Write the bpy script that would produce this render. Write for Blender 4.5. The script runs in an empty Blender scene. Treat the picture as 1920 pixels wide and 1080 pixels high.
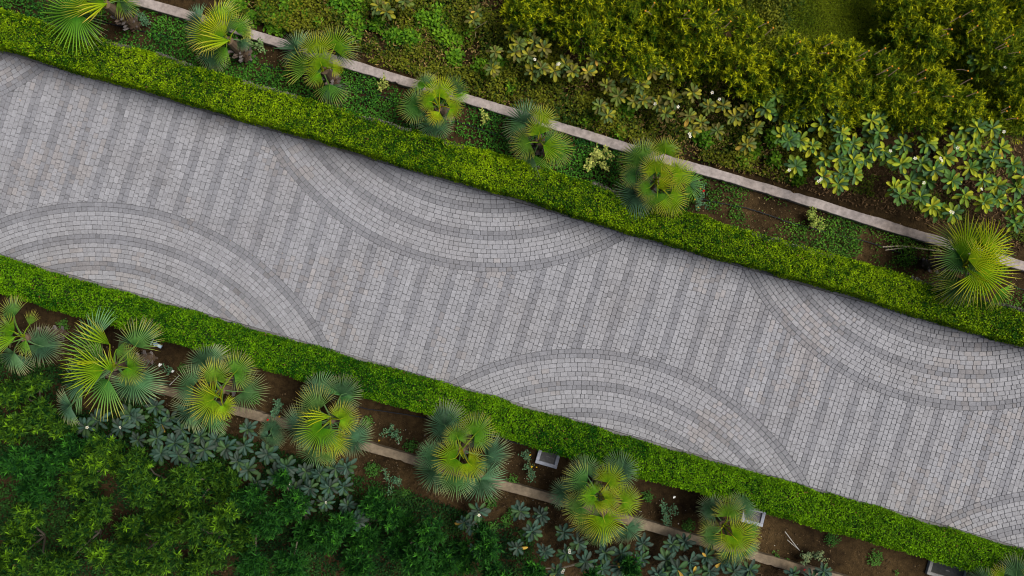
import bpy, math, random
import numpy as np
from mathutils import Vector, Matrix

# ------------------------------------------------------------------ camera, sky, sun, exposure
SC = bpy.context.scene
COL = SC.collection
S, H = 75.0, 20.0                      # photo pixels per metre on the ground, camera height

cam_d = bpy.data.cameras.new('camera')
cam_d.sensor_width = 36.0
cam_d.lens = 36.0 * H / (1920.0 / S)
cam_d.clip_start, cam_d.clip_end = 0.1, 2000.0
cam = bpy.data.objects.new('camera', cam_d)
cam.location = (0, 0, H)
COL.objects.link(cam)
SC.camera = cam

SUN_DIR = Vector((0.46, 0.07, 0.80)).normalized()
SUN_EL = math.asin(SUN_DIR.z)
world = bpy.data.worlds.new('World')
SC.world = world
world.use_nodes = True
wn = world.node_tree
wn.nodes.clear()
sky = wn.nodes.new('ShaderNodeTexSky')
sky.sky_type = 'NISHITA'
sky.sun_disc = False
sky.sun_elevation = SUN_EL
sky.sun_rotation = math.atan2(SUN_DIR.x, SUN_DIR.y)
sky.air_density = 1.0
sky.dust_density = 4.0
sky.ozone_density = 1.0
bg = wn.nodes.new('ShaderNodeBackground')
bg.inputs['Strength'].default_value = 0.052
wo = wn.nodes.new('ShaderNodeOutputWorld')
wn.links.new(sky.outputs['Color'], bg.inputs['Color'])
wn.links.new(bg.outputs[0], wo.inputs[0])

sun_d = bpy.data.lights.new('sun', 'SUN')
sun_d.energy = 2.9
sun_d.angle = math.radians(36)
sun_d.color = (1.0, 0.965, 0.90)
sun = bpy.data.objects.new('sun', sun_d)
sun.rotation_euler = SUN_DIR.to_track_quat('Z', 'Y').to_euler()
sun.location = (0, 0, 30)
COL.objects.link(sun)

SC.view_settings.view_transform = 'Standard'
SC.view_settings.look = 'None'
SC.view_settings.gamma = 1.0
SC.view_settings.use_curve_mapping = False
SC.view_settings.exposure = 0.56
SC.cycles.filter_width = 1.1
SC.cycles.max_bounces = 6
SC.cycles.diffuse_bounces = 3
SC.cycles.transmission_bounces = 3
SC.cycles.use_adaptive_sampling = True
SC.cycles.adaptive_threshold = 0.02

# ------------------------------------------------------------------ helpers
RNG = np.random.default_rng(11)
R = random.Random(5)
rad = math.radians


def at(px, py, z=0.0):
    """photo pixel seen at height z -> the point in the place"""
    k = (H - z) / H
    return Vector(((px - 960) / S * k, (540 - py) / S * k, z))


def tag(o, label=None, cat=None, group=None, kind=None):
    if label: o['label'] = label
    if cat: o['category'] = cat
    if group: o['group'] = group
    if kind: o['kind'] = kind
    return o


def link(name, me, parent=None, loc=None):
    o = bpy.data.objects.new(name, me)
    COL.objects.link(o)
    if parent is not None: o.parent = parent
    if loc is not None: o.location = loc
    return o


def thing(name, label, cat, loc, group=None):
    return tag(link(name, None, None, loc), label, cat, group)


def np_mesh(name, V, F, C=None, mat=None):
    """V (n,3); F list of arrays of faces (m,k); C (n,3) colours per vertex"""
    me = bpy.data.meshes.new(name)
    if not isinstance(F, list): F = [F]
    me.vertices.add(len(V))
    me.vertices.foreach_set('co', np.asarray(V, np.float32).ravel())
    idx = np.concatenate([f.ravel() for f in F]).astype(np.int32)
    tot = np.concatenate([np.full(len(f), f.shape[1], np.int32) for f in F])
    start = np.concatenate([[0], np.cumsum(tot)[:-1]]).astype(np.int32)
    me.loops.add(len(idx))
    me.loops.foreach_set('vertex_index', idx)
    me.polygons.add(len(tot))
    me.polygons.foreach_set('loop_start', start)
    me.update(calc_edges=True)
    if C is not None:
        a = me.color_attributes.new('Col', 'FLOAT_COLOR', 'POINT')
        rgba = np.ones((len(V), 4), np.float32)
        rgba[:, :3] = np.clip(C, 0, 1)
        a.data.foreach_set('color', rgba.ravel())
    if mat: me.materials.append(mat)
    return me


class MB:
    """collects faces of mixed size"""
    def __init__(self):
        self.v, self.f, self.c = [], [], []

    def add(self, vs, fs, col=(1, 1, 1)):
        n = len(self.v)
        self.v += [tuple(p) for p in vs]
        self.f += [tuple(i + n for i in f) for f in fs]
        if len(col) and isinstance(col[0], (tuple, list, np.ndarray)): self.c += [tuple(c) for c in col]
        else: self.c += [tuple(col)] * len(vs)

    def tube(self, pts, r0, r1, n=6, col=(1, 1, 1), cap=True):
        pts = [Vector(p) for p in pts]
        vs = []
        for i, p in enumerate(pts):
            d = (pts[min(i + 1, len(pts) - 1)] - pts[max(i - 1, 0)]).normalized()
            a = d.orthogonal().normalized() if abs(d.z) > 0.9 else d.cross(Vector((0, 0, 1))).normalized()
            b = d.cross(a)
            r = r0 + (r1 - r0) * i / max(1, len(pts) - 1)
            for k in range(n):
                t = 2 * math.pi * k / n
                vs.append(p + a * (r * math.cos(t)) + b * (r * math.sin(t)))
        fs = []
        for i in range(len(pts) - 1):
            for k in range(n):
                fs.append((i * n + k, i * n + (k + 1) % n, (i + 1) * n + (k + 1) % n, (i + 1) * n + k))
        if cap:
            fs.append(tuple(range(n - 1, -1, -1)))
            fs.append(tuple((len(pts) - 1) * n + k for k in range(n)))
        self.add(vs, fs, col)

    def box(self, c, sx, sy, sz, rz=0.0, col=(1, 1, 1)):
        ca, sa = math.cos(rz), math.sin(rz)
        vs = []
        for z in (-.5, .5):
            for x, y in ((-.5, -.5), (.5, -.5), (.5, .5), (-.5, .5)):
                X, Y = x * sx, y * sy
                vs.append((c[0] + X * ca - Y * sa, c[1] + X * sa + Y * ca, c[2] + z * sz))
        self.add(vs, [(3, 2, 1, 0), (4, 5, 6, 7), (0, 1, 5, 4), (1, 2, 6, 5), (2, 3, 7, 6), (3, 0, 4, 7)], col)

    def mesh(self, name, mat):
        me = bpy.data.meshes.new(name)
        me.from_pydata(self.v, [], self.f)
        a = me.color_attributes.new('Col', 'FLOAT_COLOR', 'POINT')
        rgba = np.ones((len(self.v), 4), np.float32)
        rgba[:, :3] = np.clip(np.array(self.c), 0, 1)
        a.data.foreach_set('color', rgba.ravel())
        me.materials.append(mat)
        return me

    def build(self, name, mat, parent=None, loc=None):
        return link(name, self.mesh(name, mat), parent, loc)


_grid = np.random.default_rng(3).random((256, 256))


def vnoise(x, y, s):
    """smooth value noise 0..1, feature size s metres"""
    x = np.asarray(x) / s + 100.3; y = np.asarray(y) / s + 77.7
    xi, yi = np.floor(x).astype(int), np.floor(y).astype(int)
    fx, fy = x - xi, y - yi
    fx = fx * fx * (3 - 2 * fx); fy = fy * fy * (3 - 2 * fy)
    g = lambda i, j: _grid[i % 256, j % 256]
    return ((g(xi, yi) * (1 - fx) + g(xi + 1, yi) * fx) * (1 - fy)
            + (g(xi, yi + 1) * (1 - fx) + g(xi + 1, yi + 1) * fx) * fy)


def unit(a):
    return a / np.maximum(np.linalg.norm(a, axis=1, keepdims=True), 1e-9)


def leaf_cloud(name, P, A, N, L, W, C, mat, fold=0.18, broad=0.5, tip=1.15):
    """n leaves of two faces each folded on the midrib"""
    A = unit(A)
    B = unit(np.cross(N, A))
    N = np.cross(A, B)
    n = len(P)
    L = np.asarray(L).reshape(-1, 1) * np.ones((n, 1)); W = np.asarray(W).reshape(-1, 1) * np.ones((n, 1))
    V = np.empty((n, 4, 3))
    V[:, 0] = P
    V[:, 1] = P + A * L * broad + B * W * .5 + N * W * fold
    V[:, 2] = P + A * L
    V[:, 3] = P + A * L * broad - B * W * .5 + N * W * fold
    CC = np.empty((n, 4, 3))
    CC[:, 0] = C * .85; CC[:, 1] = C; CC[:, 2] = C * tip; CC[:, 3] = C * .95
    base = (np.arange(n) * 4).reshape(-1, 1)
    F = np.concatenate([base + [0, 2, 1], base + [0, 3, 2]], axis=0)
    return np_mesh(name, V.reshape(-1, 3), F, CC.reshape(-1, 3), mat)


def lerp(a, b, t):
    t = np.asarray(t).reshape(-1, 1)
    return np.asarray(a) * (1 - t) + np.asarray(b) * t


# ------------------------------------------------------------------ materials
def nodes_of(name):
    m = bpy.data.materials.new(name)
    m.use_nodes = True
    nt = m.node_tree
    nt.nodes.clear()
    return m, nt, nt.nodes.new('ShaderNodeOutputMaterial')


def leaf_mat(name, rough=0.5, transl=0.22, vary=0.0, spec=0.08):
    m, nt, out = nodes_of(name)
    N, Lk = nt.nodes, nt.links
    at_ = N.new('ShaderNodeAttribute'); at_.attribute_name = 'Col'
    col = at_.outputs['Color']
    if vary:
        oi = N.new('ShaderNodeObjectInfo')
        hs = N.new('ShaderNodeHueSaturation')
        mr = N.new('ShaderNodeMapRange'); mr.inputs['To Min'].default_value = 1 - vary; mr.inputs['To Max'].default_value = 1 + vary
        Lk.new(oi.outputs['Random'], mr.inputs['Value'])
        Lk.new(mr.outputs[0], hs.inputs['Value'])
        mh = N.new('ShaderNodeMapRange'); mh.inputs['To Min'].default_value = .485; mh.inputs['To Max'].default_value = .515
        mth = N.new('ShaderNodeMath'); mth.operation = 'MULTIPLY'; mth.inputs[1].default_value = 7.31
        fr = N.new('ShaderNodeMath'); fr.operation = 'FRACT'
        Lk.new(oi.outputs['Random'], mth.inputs[0]); Lk.new(mth.outputs[0], fr.inputs[0]); Lk.new(fr.outputs[0], mh.inputs['Value'])
        Lk.new(mh.outputs[0], hs.inputs['Hue'])
        Lk.new(col, hs.inputs['Color'])
        col = hs.outputs[0]
    p = N.new('ShaderNodeBsdfPrincipled')
    p.inputs['Roughness'].default_value = rough
    p.inputs['Specular IOR Level'].default_value = spec
    Lk.new(col, p.inputs['Base Color'])
    t = N.new('ShaderNodeBsdfTranslucent')
    Lk.new(col, t.inputs['Color'])
    mx = N.new('ShaderNodeMixShader'); mx.inputs[0].default_value = transl
    Lk.new(p.outputs[0], mx.inputs[1]); Lk.new(t.outputs[0], mx.inputs[2]); Lk.new(mx.outputs[0], out.inputs[0])
    return m


def stone_mat(name, attr=True, base=(.4, .4, .4), scale=9.0, amt=0.25, stain=0.25, rough=0.85, bump=0.4, bdist=0.01, tint=(.8, .7, .55)):
    """mineral surface: vertex or flat colour, fine grain, broad stains, bump"""
    m, nt, out = nodes_of(name)
    N, Lk = nt.nodes, nt.links
    geo = N.new('ShaderNodeNewGeometry')
    if attr:
        a = N.new('ShaderNodeAttribute'); a.attribute_name = 'Col'; col = a.outputs['Color']
    else:
        a = N.new('ShaderNodeRGB'); a.outputs[0].default_value = (*base, 1); col = a.outputs[0]
    n1 = N.new('ShaderNodeTexNoise'); n1.inputs['Scale'].default_value = scale; n1.inputs['Detail'].default_value = 8; n1.inputs['Roughness'].default_value = .7
    n2 = N.new('ShaderNodeTexNoise'); n2.inputs['Scale'].default_value = .55; n2.inputs['Detail'].default_value = 6
    for n in (n1, n2): Lk.new(geo.outputs['Position'], n.inputs['Vector'])
    mr = N.new('ShaderNodeMapRange'); mr.inputs['From Min'].default_value = .3; mr.inputs['From Max'].default_value = .7
    mr.inputs['To Min'].default_value = 1 - amt; mr.inputs['To Max'].default_value = 1 + amt
    Lk.new(n1.outputs['Fac'], mr.inputs['Value'])
    mul = N.new('ShaderNodeVectorMath'); mul.operation = 'SCALE'
    Lk.new(col, mul.inputs[0]); Lk.new(mr.outputs[0], mul.inputs['Scale'])
    st = N.new('ShaderNodeMapRange'); st.inputs['From Min'].default_value = .45; st.inputs['From Max'].default_value = .72
    st.inputs['To Max'].default_value = stain
    Lk.new(n2.outputs['Fac'], st.inputs['Value'])
    mx = N.new('ShaderNodeMix'); mx.data_type = 'RGBA'; mx.blend_type = 'MULTIPLY'
    mx.inputs['B'].default_value = (*tint, 1)
    Lk.new(st.outputs[0], mx.inputs['Factor']); Lk.new(mul.outputs[0], mx.inputs['A'])
    p = N.new('ShaderNodeBsdfPrincipled'); p.inputs['Roughness'].default_value = rough
    p.inputs['Specular IOR Level'].default_value = .25
    Lk.new(mx.outputs['Result'], p.inputs['Base Color'])
    b = N.new('ShaderNodeBump'); b.inputs['Strength'].default_value = bump; b.inputs['Distance'].default_value = bdist
    Lk.new(n1.outputs['Fac'], b.inputs['Height']); Lk.new(b.outputs[0], p.inputs['Normal'])
    Lk.new(p.outputs[0], out.inputs[0])
    return m


def soil_mat():
    m, nt, out = nodes_of('soil')
    N, Lk = nt.nodes, nt.links
    geo = N.new('ShaderNodeNewGeometry')
    def noise(s, d=8, r=.6):
        n = N.new('ShaderNodeTexNoise'); n.inputs['Scale'].default_value = s; n.inputs['Detail'].default_value = d; n.inputs['Roughness'].default_value = r
        Lk.new(geo.outputs['Position'], n.inputs['Vector']); return n
    a, b, c = noise(.6), noise(7, 10, .75), noise(38, 4, .6)
    r1 = N.new('ShaderNodeValToRGB')
    r1.color_ramp.elements[0].position = .38; r1.color_ramp.elements[0].color = (.020, .012, .005, 1)
    r1.color_ramp.elements[1].position = .66; r1.color_ramp.elements[1].color = (.070, .044, .018, 1)
    Lk.new(a.outputs['Fac'], r1.inputs[0])
    mr = N.new('ShaderNodeMapRange'); mr.inputs['From Min'].default_value = .32; mr.inputs['From Max'].default_value = .7
    mr.inputs['To Min'].default_value = .45; mr.inputs['To Max'].default_value = 1.6
    Lk.new(b.outputs['Fac'], mr.inputs['Value'])
    v = N.new('ShaderNodeVectorMath'); v.operation = 'SCALE'
    Lk.new(r1.outputs[0], v.inputs[0]); Lk.new(mr.outputs[0], v.inputs['Scale'])
    p = N.new('ShaderNodeBsdfPrincipled'); p.inputs['Roughness'].default_value = .95; p.inputs['Specular IOR Level'].default_value = .1
    Lk.new(v.outputs[0], p.inputs['Base Color'])
    ad = N.new('ShaderNodeMath'); ad.operation = 'ADD'
    Lk.new(b.outputs['Fac'], ad.inputs[0]); Lk.new(c.outputs['Fac'], ad.inputs[1])
    bp = N.new('ShaderNodeBump'); bp.inputs['Strength'].default_value = .9; bp.inputs['Distance'].default_value = .05
    Lk.new(ad.outputs[0], bp.inputs['Height']); Lk.new(bp.outputs[0], p.inputs['Normal'])
    Lk.new(p.outputs[0], out.inputs[0])
    return m


def plain_mat(name, rough=.6, spec=.3):
    m, nt, out = nodes_of(name)
    N, Lk = nt.nodes, nt.links
    a = N.new('ShaderNodeAttribute'); a.attribute_name = 'Col'
    geo = N.new('ShaderNodeNewGeometry')
    n = N.new('ShaderNodeTexNoise'); n.inputs['Scale'].default_value = 25; n.inputs['Detail'].default_value = 5
    Lk.new(geo.outputs['Position'], n.inputs['Vector'])
    mr = N.new('ShaderNodeMapRange'); mr.inputs['To Min'].default_value = .7; mr.inputs['To Max'].default_value = 1.3
    Lk.new(n.outputs['Fac'], mr.inputs['Value'])
    v = N.new('ShaderNodeVectorMath'); v.operation = 'SCALE'
    Lk.new(a.outputs['Color'], v.inputs[0]); Lk.new(mr.outputs[0], v.inputs['Scale'])
    p = N.new('ShaderNodeBsdfPrincipled'); p.inputs['Roughness'].default_value = rough; p.inputs['Specular IOR Level'].default_value = spec
    Lk.new(v.outputs[0], p.inputs['Base Color']); Lk.new(p.outputs[0], out.inputs[0])
    return m


M_PAVER = stone_mat('paver_stone', scale=16, amt=.2, stain=.38, bump=.6, bdist=.012, tint=(.84, .79, .74))
M_JOINT = stone_mat('joint_sand', attr=False, base=(.10, .10, .107), scale=40, amt=.4, stain=.2)
M_WALL = stone_mat('wall_concrete', scale=7, amt=.38, stain=.75, bump=.6, bdist=.015, tint=(.62, .55, .45))
M_BOX = stone_mat('box_concrete', scale=14, amt=.2, stain=.2, bump=.4, bdist=.008)
M_SOIL = soil_mat()
M_LEAF = leaf_mat('small_leaf', .6, .25)
M_HEDGE = leaf_mat('hedge_leaf', .6, .25)
M_PALM = leaf_mat('palm_blade', .45, .2, .12)
M_PLUM = leaf_mat('plumeria_leaf', .62, .15, .22, .06)
M_BARK = plain_mat('bark', .9, .1)
M_PLAST = plain_mat('black_polythene', .6, .15)
M_METAL = plain_mat('painted_metal', .35, .5)
M_PETAL = leaf_mat('petal', .6, .3)
M_DRY = plain_mat('dry_leaf', .85, .1)

# ------------------------------------------------------------------ ground
g = MB()
g.add([(-300, -300, -.03), (300, -300, -.03), (300, 300, -.03), (-300, 300, -.03)], [(0, 1, 2, 3)])
tag(g.build('ground', M_SOIL), 'dark brown garden soil under the planting', 'ground', kind='structure')

# ------------------------------------------------------------------ driveway: joint bed, pavers, edging
EU0, EU1 = at(0, 97), at(1920, 655)             # paving edge at the upper hedge
EL0, EL1 = at(0, 477), at(1920, 1028)           # paving edge at the lower hedge


def line_n(a, b):
    d = (b - a).normalized()
    return d, Vector((-d.y, d.x, 0))            # direction and normal pointing up in the photo


DU, NU = line_n(EU0, EU1)
DL, NL = line_n(EL0, EL1)
EXT = 2.2                                       # paving carried this far past the frame
qu0, qu1 = EU0 - DU * EXT, EU1 + DU * EXT
ql0, ql1 = EL0 - DL * EXT, EL1 + DL * EXT
far = 30
fb = MB()
a0, a1, b0, b1 = EU0 - DU * far, EU1 + DU * far, EL0 - DL * far, EL1 + DL * far
fb.add([(b0.x, b0.y, -.013), (b1.x, b1.y, -.013), (a1.x, a1.y, -.013), (a0.x, a0.y, -.013)], [(0, 1, 2, 3)])
drive = fb.build('driveway', M_JOINT)
tag(drive, 'grey cobbled driveway with striped field and curved wave bands between two hedges', 'driveway', kind='structure')

ROW = 8.5 / S
# centre px, radius px of each fan of curved courses, and whether its courses belong to the upper side
FANS = [((930, 10), 500), ((1830, 277), 493), ((-213, -262), 492), ((175, 878), 499), ((1083, 1150), 496), ((1993, 1412), 496)]
FANS = [(at(*c), r / S) for c, r in FANS]


def clip_half(poly, p0, n):
    """keep the side of the line through p0 where n points"""
    out = []
    for i in range(len(poly)):
        a, b = poly[i], poly[(i + 1) % len(poly)]
        da = (a[0] - p0[0]) * n[0] + (a[1] - p0[1]) * n[1]
        db = (b[0] - p0[0]) * n[0] + (b[1] - p0[1]) * n[1]
        if da >= 0: out.append(a)
        if (da >= 0) != (db >= 0):
            t = da / (da - db)
            out.append((a[0] + (b[0] - a[0]) * t, a[1] + (b[1] - a[1]) * t))
    return out


def area(poly):
    return abs(sum(poly[i][0] * poly[(i + 1) % len(poly)][1] - poly[(i + 1) % len(poly)][0] * poly[i][1] for i in range(len(poly)))) / 2


def edge_clip(poly):
    poly = clip_half(poly, EU0, -NU)
    if len(poly) > 2: poly = clip_half(poly, EL0, NL)
    return poly


def simplify(poly, eps=.006):
    out = []
    for p in poly:
        if not out or math.hypot(p[0] - out[-1][0], p[1] - out[-1][1]) > eps: out.append(p)
    if len(out) > 1 and math.hypot(out[0][0] - out[-1][0], out[0][1] - out[-1][1]) < eps: out.pop()
    return out


def paver_geo(poly, rnd, jit=.0022):
    """rounded, chamfered block: top ring and a ring down in the joint"""
    n = len(poly)
    if area(poly) < .0022: return None
    sgn = 1 if sum(poly[i][0] * poly[(i + 1) % n][1] - poly[(i + 1) % n][0] * poly[i][1] for i in range(n)) > 0 else -1
    if sgn < 0: poly = poly[::-1]
    cx = sum(p[0] for p in poly) / n; cy = sum(p[1] for p in poly) / n
    ins = []
    for i in range(n):                           # inset by the joint
        p, a, b = Vector(poly[i]), Vector(poly[i - 1]), Vector(poly[(i + 1) % n])
        d1 = (p - a).normalized(); d2 = (b - p).normalized()
        n1 = Vector((-d1.y, d1.x)); n2 = Vector((-d2.y, d2.x))
        bis = (n1 + n2)
        l = max(.5, bis.length)
        off = bis.normalized() * min(.010, .0028 * 2 / l)
        ins.append(p + off + Vector((rnd.gauss(0, jit), rnd.gauss(0, jit))))
    ring = []
    for i in range(n):                           # knock the corners off
        p, a, b = ins[i], ins[i - 1], ins[(i + 1) % n]
        ea, eb = (a - p), (b - p)
        c1 = min(rnd.uniform(.007, .015), ea.length * .3); c2 = min(rnd.uniform(.007, .015), eb.length * .3)
        ring.append(p + ea.normalized() * c1); ring.append(p + eb.normalized() * c2)
    m = len(ring)
    tx, ty, dz = rnd.gauss(0, .018), rnd.gauss(0, .018), rnd.gauss(0, .0012)
    c = Vector((cx, cy))
    top = []
    for q in ring:
        k = q + (c - q).normalized() * .006
        top.append((k.x, k.y, dz + (k.x - cx) * tx + (k.y - cy) * ty))
    low = [(q.x, q.y, -.009) for q in ring]
    fs = [tuple(range(m))] + [(m + i, m + (i + 1) % m, (i + 1) % m, i) for i in range(m)]
    return top + low, fs, (cx, cy)


LIGHT = np.array((.248, .248, .266)); DARK = np.array((.197, .198, .216))
LENS = (7.8 / S, 10.6 / S, 14.2 / S)


def pick_len(rnd):
    return rnd.choices(LENS, (.22, .33, .45))[0] * rnd.uniform(.96, 1.04)


rp = random.Random(77)
PAVERS = []                                     # (verts, faces, colour, centre)


def paver_colour(dark, x, y):
    c = (DARK if dark else LIGHT) * rp.uniform(.90, 1.09)
    warm = float(vnoise(x, y, 1.3)) * rp.uniform(.3, 1.0)
    if warm > .58: c = c * np.array((1.035, .99, .945))
    if rp.random() < .05: c = c * rp.uniform(.82, .92)
    if rp.random() < .05: c = c * 1.08
    return c


def put_paver(poly, dark, band=False):
    poly = simplify(edge_clip(poly))
    if len(poly) < 3: return
    g_ = paver_geo(poly, rp)
    if g_ is None: return
    x, y = g_[2]
    PAVERS.append((g_[0], g_[1], paver_colour(dark, x, y) * (.94 if band and dark else 1.0), (x, y), area(poly)))


def dark_course(k):
    """courses counted in from the rim of a fan: two dark, five light, two dark, four light, ..."""
    k = k % 13
    return k in (0, 1, 7, 8)


for (c, Rr) in FANS:
    upper = c.y > (at(960, 564).y - (c.x) * .2935)
    for k in range(32):
        r1 = Rr - k * ROW; r0 = r1 - ROW
        # angles where the course crosses the band are found by sampling
        th = 0.0
        step = 2 * math.pi
        while th < step:
            l = pick_len(rp) / ((r0 + r1) / 2)
            t0, t1 = th, th + l
            th = t1
            tm = (t0 + t1) / 2
            mx, my = c.x + (r0 + r1) / 2 * math.cos(tm), c.y + (r0 + r1) / 2 * math.sin(tm)
            if abs(mx) > 14.9 or abs(my) > 9: continue
            if (mx - EU0.x) * NU.x + (my - EU0.y) * NU.y > .08: continue
            if (mx - EL0.x) * NL.x + (my - EL0.y) * NL.y < -.08: continue
            quad = [(c.x + r * math.cos(t), c.y + r * math.sin(t)) for r, t in ((r0, t0), (r1, t0), (r1, t1), (r0, t1))]
            put_paver(quad, dark_course(k), True)

# the striped field: courses square to the drive
fa = rad(-17.2)
UX = Vector((math.cos(fa), math.sin(fa), 0)); VX = Vector((-UX.y, UX.x, 0))
FO = at(1190, 447)
FW = 8.78 / S
for i in range(-190, 140):
    p_u = i * FW
    dark = (i % 6) in (0, 1)
    v = -6.6 + rp.uniform(0, .15)
    while v < 4.6:
        l = pick_len(rp)
        v0, v1 = v, v + l
        v = v1
        m_ = FO + UX * (p_u + FW / 2) + VX * ((v0 + v1) / 2)
        if abs(m_.x) > 14.9: continue
        if (m_ - EU0).dot(NU) > .1 or (m_ - EL0).dot(NL) < -.1: continue
        quad = [tuple((FO + UX * uu + VX * vv)[:2]) for uu, vv in ((p_u, v0), (p_u + FW, v0), (p_u + FW, v1), (p_u, v1))]
        ok = True
        for (c, Rr) in FANS:
            ds = [math.hypot(q[0] - c.x, q[1] - c.y) for q in quad]
            if max(ds) <= Rr: ok = False; break
            if min(ds) < Rr:
                n = Vector((m_.x - c.x, m_.y - c.y)).normalized()
                quad = clip_half(quad, (c.x + n.x * Rr, c.y + n.y * Rr), n)
                if len(quad) < 3: ok = False; break
        if ok: put_paver(quad, dark)

# the 300 largest in the middle of the photograph are pavers of their own, the rest one mass
order = sorted(range(len(PAVERS)), key=lambda i: math.hypot(PAVERS[i][3][0], PAVERS[i][3][1] * 1.2) + (0 if PAVERS[i][4] > .0135 else 100))
single = set(order[:300])
mass = MB()
for i, (vs, fs, colr, ctr, ar) in enumerate(PAVERS):
    if i in single:
        b = MB(); b.add([(p[0] - ctr[0], p[1] - ctr[1], p[2]) for p in vs], fs, tuple(colr))
        b.build('paver', M_PAVER, drive, (ctr[0], ctr[1], 0))
    else:
        mass.add(vs, fs, tuple(colr))
tag(mass.build('paving', M_PAVER, drive), kind='stuff')

# narrow concrete edging at the foot of each hedge
for nm, lab, e0, d, n in (('edging_kerb', 'narrow concrete edging along the foot of the upper hedge', EU0, DU, NU),
                          ('edging_kerb', 'narrow concrete edging along the foot of the lower hedge', EL0, DL, -NL)):
    b = MB()
    L_ = 30.0
    for i in range(40):
        s0, s1 = -2.4 + i * .8, -2.4 + i * .8 + .792
        w0 = R.uniform(-.004, .004)
        q = [e0 + d * s0 + n * (.004 + w0), e0 + d * s1 + n * (.004 + w0), e0 + d * s1 + n * .09, e0 + d * s0 + n * .09]
        vs = [(p.x, p.y, -.03) for p in q] + [(p.x, p.y, .022) for p in q]
        fs = [(4, 5, 6, 7), (0, 1, 5, 4), (1, 2, 6, 5), (2, 3, 7, 6), (3, 0, 4, 7)]
        if n.dot(Vector((-d.y, d.x, 0))) < 0: fs = [f[::-1] for f in fs]
        b.add(vs, fs, tuple(np.array((.17, .168, .165)) * R.uniform(.8, 1.1)))
    tag(b.build(nm, M_WALL), lab, 'kerb', kind='structure')

# ------------------------------------------------------------------ low walls
def low_wall(label, p0, p1, width, h, colr, seed):
    rnd = random.Random(seed)
    a, b_ = at(*p0, h), at(*p1, h)
    d = (b_ - a); Lw = d.length; d.normalize()
    n = Vector((-d.y, d.x, 0))
    base = Vector((a.x, a.y, -.03))
    m = MB()
    step = .09
    k = int(Lw / step)
    rows = []
    o1 = o2 = 0.0
    for i in range(k + 1):
        o1 = o1 * .8 + rnd.gauss(0, .0035); o2 = o2 * .8 + rnd.gauss(0, .0035)
        c1 = -abs(rnd.gauss(0, .012)) if rnd.random() < .03 else 0
        c2 = -abs(rnd.gauss(0, .012)) if rnd.random() < .05 else 0
        s = i * step
        bow = .012 * math.sin(s * .9 + seed)
        w1, w2 = width / 2 + o1 + c1 + bow, -width / 2 + o2 - c2 + bow
        zz = h + .03 + rnd.gauss(0, .002)
        rows.append([d * s + n * w2 + Vector((0, 0, 0)), d * s + n * w2 + Vector((0, 0, zz - .012)), d * s + n * (w2 + .012) + Vector((0, 0, zz)),
                     d * s + n * (w1 - .012) + Vector((0, 0, zz)), d * s + n * w1 + Vector((0, 0, zz - .012)), d * s + n * w1])
    vs = [p for r in rows for p in r]
    fs = []
    for i in range(k):
        for j in range(5):
            fs.append((i * 6 + j, i * 6 + 6 + j, i * 6 + 7 + j, i * 6 + 1 + j))
    fs += [(0, 1, 2, 3, 4, 5), tuple(k * 6 + j for j in (5, 4, 3, 2, 1, 0))]
    cs = []
    for r in rows:
        t = rnd.uniform(.92, 1.08)
        cs += [tuple(np.array(colr) * t)] * 6
    m.add(vs, fs, cs)
    tag(m.build('low_wall', M_WALL, None, base), label, 'wall')


low_wall('long pale pinkish grey concrete wall behind the upper row of palms', (150, -32), (2010, 526), .235, .16, (.29, .25, .235), 4)
low_wall('long brown-stained concrete wall running beneath the lower row of palms', (190, 698), (1960, 1196), .23, .16, (.16, .125, .085), 9)

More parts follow.
